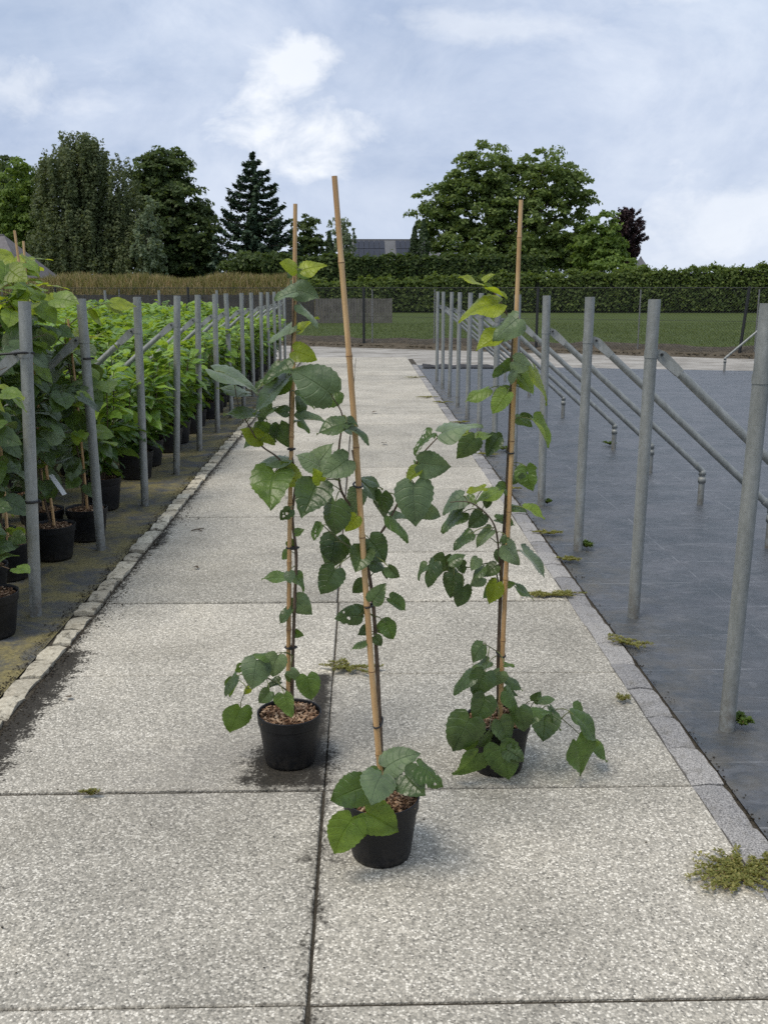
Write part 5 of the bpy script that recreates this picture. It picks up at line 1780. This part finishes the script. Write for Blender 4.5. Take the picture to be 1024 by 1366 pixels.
OAK = mat_foliage('foliage_dark_green', (0.033, 0.057, 0.020), (0.106, 0.150, 0.050))  # tones of these far crowns and hedges lightened to stand in for haze
BIRCH = mat_foliage('foliage_grey_green', (0.075, 0.100, 0.046), (0.145, 0.175, 0.088))
WALNUT = mat_foliage('foliage_mid_green', (0.048, 0.083, 0.020), (0.175, 0.237, 0.069))
LIGHT = mat_foliage('foliage_light_green', (0.069, 0.119, 0.022), (0.169, 0.244, 0.056))
WILLOW = mat_foliage('foliage_silver', (0.106, 0.144, 0.088), (0.213, 0.263, 0.169))
PURPLE = mat_foliage('foliage_purple', (0.027, 0.016, 0.020), (0.081, 0.050, 0.055), .1)
SPRUCE = mat_foliage('foliage_spruce', (0.027, 0.055, 0.034), (0.081, 0.125, 0.073), .1)
HEDGE = mat_foliage('foliage_hedge', (0.044, 0.075, 0.018), (0.144, 0.194, 0.050))
HEDGE_D = mat_foliage('foliage_hedge_dark', (0.027, 0.053, 0.015), (0.088, 0.125, 0.035))
THUJA = mat_foliage('foliage_thuja', (0.022, 0.043, 0.015), (0.053, 0.083, 0.030), .1)

broad_tree('dark_tree', 'dark green tree behind the grey-roofed barn, half hidden by the birch', 18, 98,
           [(15, 255, 36, 40), (-15, 270, 40, 50), (30, 300, 34, 50), (5, 320, 45, 40), (10, 350, 50, 25)], OAK)
broad_tree('green_tree', 'fresh green rounded tree before the dark tree and left of the weeping birch', 42, 90,
           [(45, 268, 32, 42), (30, 300, 34, 50), (60, 320, 34, 40), (50, 350, 40, 24)], LIGHT, size=.18)
broad_tree('weeping_birch', 'tall grey-green weeping birch with hanging twigs, largest of the trees above the bank', 120, 86,
           [(112, 228, 44, 40), (140, 250, 48, 48), (90, 265, 34, 50), (150, 295, 52, 55), (105, 315, 50, 48), (182, 312, 34, 45), (75, 330, 30, 32), (120, 345, 60, 28), (180, 345, 34, 26), (128, 215, 30, 28)], BIRCH,
           clump=.6, per=64, dens=1.7, size=.125, weep=2.2, trunk_r=.3)
broad_tree('silver_willow', 'small silvery willow tucked between the weeping birch and the dark lime', 203, 84,
           [(206, 292, 15, 32), (202, 325, 20, 30), (205, 348, 20, 22)], WILLOW, clump=.5, per=34, dens=2.0, size=.14, weep=.8, trunk_r=.18)
broad_tree('dark_lime_tree', 'dense dark green domed tree between the silvery willow and the spruce', 240, 95,
           [(226, 248, 36, 34), (235, 285, 46, 42), (250, 320, 48, 40), (225, 330, 40, 34), (268, 345, 28, 26), (214, 262, 24, 32), (240, 355, 50, 22), (236, 232, 22, 20)], OAK, clump=.75, per=46, dens=1.4, size=.21)
broad_tree('rounded_tree', 'small dark rounded tree right of the spruce, behind the long hedge', 412, 98,
           [(408, 318, 22, 26), (415, 338, 22, 22)], OAK, clump=.5, per=40, dens=1.8, size=.17, trunk_r=.2)
broad_tree('silver_willow', 'slender silvery tree beside the solar-panelled roof', 455, 104,
           [(456, 312, 18, 20), (452, 335, 20, 20), (465, 322, 12, 24)], WILLOW, clump=.5, per=30, dens=1.5, size=.14, weep=.7, trunk_r=.15)
broad_tree('walnut_tree', 'huge spreading walnut tree with several domed crowns right of the thuja columns', 672, 98,
           [(645, 238, 38, 34), (575, 284, 25, 28), (598, 308, 36, 34), (640, 285, 44, 42), (680, 268, 36, 44), (722, 240, 38, 34),
            (752, 256, 30, 28), (768, 278, 18, 20), (700, 300, 50, 45), (742, 322, 46, 34), (775, 338, 34, 24), (620, 336, 44, 24), (670, 338, 50, 26), (612, 262, 28, 26), (735, 352, 40, 18), (780, 356, 34, 16), (700, 352, 40, 20)],
           WALNUT, clump=.8, per=46, dens=.95, size=.19, trunk_r=.6, fill=.22)
broad_tree('light_green_tree', 'light green round-headed tree between the walnut and the purple beech', 802, 90,
           [(800, 315, 26, 27), (795, 338, 32, 24), (815, 332, 20, 24)], LIGHT, clump=.6, per=44, dens=1.6, size=.18, trunk_r=.2)
broad_tree('feathery_shrub', 'pale feathery bush rising above the hedge below the purple beech', 820, 76,
           [(822, 358, 26, 14), (800, 362, 22, 12), (845, 362, 18, 10)], LIGHT, clump=.4, per=36, dens=2.2, size=.12, trunk_r=.08)


def spiky_tree(name, label, u, Y, top, base, half, mat, layers, up, size, trunk_r=.25, cat_per=34, round_=False):
    """conifer or upswept tree: layered branches carrying sprays"""
    x0, zt = far(u, top, Y)
    _, zb = far(u, base, Y)
    W = half * Y * PX
    t = tag(empty(name, (x0, Y, -.05)), label, 'tree')
    C, N = [], []
    bm_ = MB()
    for i in range(layers):
        s = i / (layers - 1)
        z = zb + (zt - zb) * s
        if round_:
            L = W * math.sin(math.pi * (0.10 + 0.84 * s)) ** .8
        else:
            L = W * (1 - s) ** .68 + .12
        nb = max(5, int(11 * (1 - s * .6)))
        for b in range(nb):
            a = 2 * math.pi * b / nb + i * 1.1 + rng.uniform(-.25, .25)
            l = L * rng.uniform(.72, 1.12)
            tipz = z + up * l + rng.uniform(-.2, .2)
            m = int(cat_per * (.35 + l / W))
            q = rng.random(m) ** .7
            lat = rng.normal(0, .10, m) * l * (1.1 - q * .8)
            sag = -0.18 * l * np.sin(q * math.pi) if up < .3 else 0.22 * l * np.sin(q * math.pi) * 0
            px_ = math.cos(a) * q * l - math.sin(a) * lat
            py_ = math.sin(a) * q * l + math.cos(a) * lat
            pz_ = z + (tipz - z) * q + sag + rng.normal(0, .10, m)
            C.append(np.stack([px_, py_, pz_], 1))
            N.append(np.tile([math.cos(a) * .2, math.sin(a) * .2, 1.0], (m, 1)))
            if b % 2 == 0:
                bm_.tube([(0, 0, z), (math.cos(a) * l * .9, math.sin(a) * l * .9, z + (tipz - z) * .9)], [.05, .015], 4, False)
    V, F = quads_at(np.concatenate(C), np.concatenate(N), size, .42, .45)
    tag(link('crown', fast_mesh('crown', V, F, mat), t), kind='stuff')
    bm_.tube([(0, 0, -.2), (0, 0, zt * .6), (0, 0, zt)], [trunk_r, trunk_r * .6, .03], 8)
    bm_.build('trunk', TRUNK, t)
    return t


spiky_tree('spruce_tree', 'dark spruce with drooping tiered branches and a pointed top', 343, 92, 218, 376, 74, SPRUCE, 19, .04, .25, cat_per=190)
spiky_tree('purple_beech', 'dark purple-leaved tree with upswept spiky twigs at the edge of the hedge', 834, 93, 286, 362, 27, PURPLE, 15, .55, .15, round_=True, cat_per=150)
broad_tree('dark_bush', 'dark rounded bush under the spruce', 350, 86, [(350, 352, 40, 14), (325, 358, 25, 12), (378, 356, 26, 12)], OAK, clump=.5, per=40, dens=1.8, size=.16, trunk_r=.1)
for i, (u, tp, hw, lab) in enumerate(((565, 297, 8, 'tall dark thuja column at the end of the solar-panelled roof'), (553, 306, 7, 'shorter dark thuja column against the solar-panelled roof'), (441, 312, 6, 'thin dark columnar conifer beside the silvery willow'))):
    Y = 95 + i
    x0, zt = far(u, tp, Y)
    W = hw * Y * PX
    t = tag(empty('columnar_conifer', (x0, Y, -.05)), lab, 'tree')
    m = 2600
    s = rng.random(m)
    a = rng.uniform(0, 6.28, m)
    rad = W * np.clip((1 - s) * 3.2, 0, 1) ** .6 * rng.uniform(.7, 1.08, m) * (1 + .18 * np.sin(s * 40 + a * 2))
    C = np.stack([np.cos(a) * rad, np.sin(a) * rad, .3 + s * (zt - .2)], 1)
    V, F = quads_at(C, np.stack([np.cos(a), np.sin(a), a * 0 + .4], 1), .13, .5, .5)
    tag(link('crown', fast_mesh('crown', V, F, THUJA), t), kind='stuff')
    MB().tube([(0, 0, -.2), (0, 0, zt)], [.12, .02], 6).build('trunk', TRUNK, t)


def hedge(name, label, a, b, h0, h1, depth, mat, n, size, fuzz=.15):
    """clipped hedge between two ground points: a solid dark core box under a skin of leaves"""
    a, b = np.array(a, float), np.array(b, float)
    d = (b - a)
    L = np.linalg.norm(d)
    d /= L
    nrm = np.array([d[1], -d[0]])
    t = tag(empty(name, (a[0], a[1], -.05)), label, 'hedge')
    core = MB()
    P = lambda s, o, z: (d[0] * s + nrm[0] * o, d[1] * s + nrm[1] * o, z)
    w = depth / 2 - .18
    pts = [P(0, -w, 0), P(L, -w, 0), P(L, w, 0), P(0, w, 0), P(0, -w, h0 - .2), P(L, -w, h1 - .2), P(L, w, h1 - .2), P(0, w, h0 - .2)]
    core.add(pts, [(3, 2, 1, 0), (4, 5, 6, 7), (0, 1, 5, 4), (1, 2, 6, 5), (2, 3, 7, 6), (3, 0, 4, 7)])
    core.build('dark_core', mat_plain('hedge_inside', (0.016, 0.02, 0.009), .95, 0, .4, 3), t)
    s = rng.uniform(0, L, n)
    hh = h0 + (h1 - h0) * s / L
    lump = .12 * np.sin(s * 1.3) + .1 * np.sin(s * 3.7 + 1) + .07 * np.sin(s * 9.1)
    where = rng.random(n)
    topm = where < .42
    o = np.where(topm, rng.uniform(-depth / 2, depth / 2, n), depth / 2 + rng.normal(0, fuzz * .5, n) + lump * .5)
    z = np.where(topm, hh + lump + rng.normal(0, fuzz * .5, n) + (rng.random(n) < .04) * rng.uniform(0, .35, n), rng.uniform(0.05, 1, n) * hh)
    C = np.stack([d[0] * s + nrm[0] * o, d[1] * s + nrm[1] * o, z], 1)
    N = np.where(topm[:, None], np.array([0, 0, 1.0]), np.array([nrm[0], nrm[1], .5]))
    V, F = quads_at(C, N, size, .6, .7)
    tag(link('leaves', fast_mesh('leaves', V, F, mat), t), kind='stuff')
    return t


hedge('low_hedge', 'long clipped light green hedge running behind the mown grass', (-5.0, 74), (52, 70), 2.0, 3.9, 1.4, HEDGE, 34000, .13, .2)
hedge('tall_hedge', 'taller dark hedge behind the low one, below the house roof', (-8.0, 82), (15.0, 82), 4.15, 4.15, 1.8, HEDGE_D, 16000, .16)

# ---- bank of dry grass
bank_v, bank_q = [], []
for i in range(41):
    x = -34 + i * .80
    e = max(0.0, min(1.0, (-1.6 - x) / 2.4))
    for j, (yy_, hh_) in enumerate(((52.5, 0), (54, 1.35), (55.5, 1.95), (58, 2.0), (63, 0))):
        bank_v.append((x, yy_, -.1 + hh_ * e * (1 + .05 * math.sin(i * 1.3))))
for i in range(40):
    for j in range(4):
        k = i * 5 + j
        bank_q.append((k, k + 5, k + 6, k + 1))
tag(link('grass_bank', fast_mesh('grass_bank', bank_v, bank_q, mat_soil('bank_earth', (0.07, 0.06, 0.03), (0.17, 0.14, 0.075), 2), True)), kind='structure')


def blades(n, xr, yr, zf, h, w, mat, name, label):
    x = rng.uniform(*xr, n)
    y = rng.uniform(*yr, n)
    z = np.array([zf(a, b) for a, b in zip(x, y)])
    ok = z > -1
    x, y, z = x[ok], y[ok], z[ok]
    n = len(x)
    hh = h * rng.uniform(.5, 1.4, n) * (1 + .35 * np.sin(x * 1.1) * np.sin(x * .37 + 2))
    a = rng.uniform(0, 6.28, n)
    lx, ly = rng.normal(0, .25, n) * hh, rng.normal(0, .25, n) * hh
    ca, sa = np.cos(a) * w, np.sin(a) * w
    V = np.stack([np.stack([x - ca, y - sa, z], 1), np.stack([x + ca, y + sa, z], 1), np.stack([x + lx * .5 + ca * .7, y + ly * .5 + sa * .7, z + hh * .6], 1),
                  np.stack([x + lx, y + ly, z + hh], 1)], 1).reshape(-1, 3)
    F = np.arange(4 * n).reshape(n, 4)
    return tag(link(name, fast_mesh(name, V, F, mat)), label, 'grass', kind='stuff')


def bank_z(x, y):
    e = max(0.0, min(1.0, (-1.6 - x) / 2.4))
    return -.1 + e * float(np.interp(y, (52.5, 54, 55.5, 58, 63), (0, 1.35, 1.95, 2.0, 0)))


DRY = mat_foliage('dry_grass', (0.20, 0.155, 0.08), (0.42, 0.34, 0.20), .25)
DRYG = mat_foliage('half_dry_grass', (0.085, 0.10, 0.03), (0.20, 0.19, 0.07), .3)
blades(16000, (-30, -2.6), (52.8, 58), bank_z, .46, .028, DRY, 'dry_grass', 'straw-coloured dry grass growing tall on the bank below the trees')
blades(9000, (-30, -2.6), (52.6, 57), bank_z, .5, .035, DRYG, 'green_weeds', 'green weeds mixed into the dry grass of the bank')
LAWN = mat_foliage('lawn_blade', (0.045, 0.075, 0.018), (0.13, 0.16, 0.05), .3)
blades(22000, (-6, 30), (26, 50), lambda x, y: -.09 if (y - 29.6 + x * .5) > .8 else -5, .07, .012, LAWN, 'lawn_grass', 'mown grass of the field beyond the chain-link fence')


# ---- board fence beyond the field
def board_fence(x0, x1, y, h, mat, label, pw):
    t = tag(empty('board_fence', (x0, y, -.09)), label, 'fence')
    n = int((x1 - x0) / pw)
    for i in range(n):
        m = MB()
        nb = int(pw / .15)
        for k in range(nb):
            m.box((i * pw + (k + .5) * pw / nb, 0.008 * (k % 2), h / 2), (pw / nb - .012, .02, h + random.uniform(-.02, .02)))
        m.build('panel', mat, t)
        MB().box((i * pw, .05, h / 2), (.09, .07, h + .05)).build('fence_post', mat, t)
    MB().box(((x1 - x0) / 2, .035, h * .8), (x1 - x0, .025, .07)).build('rail', mat, t)
    return t


board_fence(-18.0, -2.4, 51.0, 1.42, mat_plain('shaded_weathered_board', (0.055, 0.052, 0.048), .9, 0, .35, 3), 'weathered board fence with shade painted dark, at the foot of the dry grass bank', 1.95)  # shade on this stretch is put into the board colour
board_fence(-2.3, 1.62, 50.6, 1.24, mat_plain('grey_weathered_board', (0.13, 0.12, 0.105), .9, 0, .3, 3), 'pale grey board fence beyond the chain-link, ending in the open grass', 1.95)

# ---- buildings
SLATE = mat_plain('dark_roof_tiles', (0.055, 0.055, 0.062), .7, 0, .25, 2)
WALLM = mat_plain('pale_brick_wall', (0.30, 0.26, 0.23), .9, 0, .2, 2)
PANEL = mat_plain('solar_glass', (0.014, 0.016, 0.026), .3, 0, .2, 1, .3)
ZINC = mat_plain('grey_roof_sheet', (0.10, 0.103, 0.108), .6, 0, .2, 1)


def gable_house(name, label, u0, u1, Y, v_ridge, v_eave, depth, roofm, wallm, hip=0.0):
    xa, zr = far(u0, v_ridge, Y)
    xb, ze = far(u1, v_eave, Y - depth / 2)
    W = xb - xa
    t = tag(empty(name, ((xa + xb) / 2, Y, -.08)), label, 'building')
    m = MB()
    hw, hd = W / 2 - .25, depth / 2 - .3
    m.add([(-hw, -hd, 0), (hw, -hd, 0), (hw, hd, 0), (-hw, hd, 0), (-hw, -hd, ze), (hw, -hd, ze), (hw, hd, ze), (-hw, hd, ze), (-hw + hip, 0, zr - .15), (hw - hip, 0, zr - .15)],
          [(0, 1, 5, 4), (2, 3, 7, 6), (1, 2, 6, 9, 5), (3, 0, 4, 8, 7), (4, 5, 9, 8), (6, 7, 8, 9), (3, 2, 1, 0)])
    m.build('wall', wallm, t)
    rf = MB()
    for sy in (-1, 1):
        e0, e1 = (-W / 2, sy * depth / 2, ze), (W / 2, sy * depth / 2, ze)
        r1, r0 = (W / 2 - hip, 0, zr), (-W / 2 + hip, 0, zr)
        q = [e0, e1, r1, r0]
        q2 = [(x, y, z + .16) for x, y, z in q]
        rf.add(q + q2, [(0, 1, 2, 3), (7, 6, 5, 4), (0, 4, 5, 1), (1, 5, 6, 2), (2, 6, 7, 3), (3, 7, 4, 0)])
    if hip:
        for sx in (-1, 1):
            q = [(sx * W / 2, -depth / 2, ze + .15), (sx * W / 2, depth / 2, ze + .15), (sx * (W / 2 - hip), 0, zr + .155)]
            rf.add(q, [(0, 1, 2)])
    ro = rf.build('roof', roofm, t)
    MB().box((0, 0, zr + .15), (W - 2 * hip, .3, .12)).build('ridge', roofm, ro)
    return t, W, zr, ze, depth


t, W, zr, ze, dep = gable_house('farm_house', 'long farm roof with dark solar panels behind the tall hedge', 466, 588, 112, 323, 350, 9, ZINC, WALLM)
sl = math.atan2(zr - ze, dep / 2)
for (a, b) in ((.06, .40), (.52, .74)):
    n_ = 6 if a < .1 else 4
    for c in range(n_):
        for rr_ in range(2):
            x = -W / 2 + W * (a + (b - a) * (c + .5) / n_)
            f = .30 + .40 * rr_
            y, z = -dep / 2 * (1 - f), ze + (zr - ze) * f
            mb = MB().box((0, 0, 0), (W * (b - a) / n_ - .06, dep / 2 / math.cos(sl) * .38, .05))
            mb.build('solar_panel', PANEL, t, (x, y, z + .28), (sl, 0, 0))
gable_house('thatched_barn', 'grey thatched barn roof behind the tall canes of the bed', -60, 36, 74, 318, 372, 9, mat_plain('old_thatch', (0.16, 0.15, 0.15), .95, 0, .2, 2, .2, .5), WALLM, 2.6)
gable_house('far_shed', 'small grey pointed shed just right of the purple beech', 846, 868, 104, 345, 362, 3, ZINC, WALLM, .6)
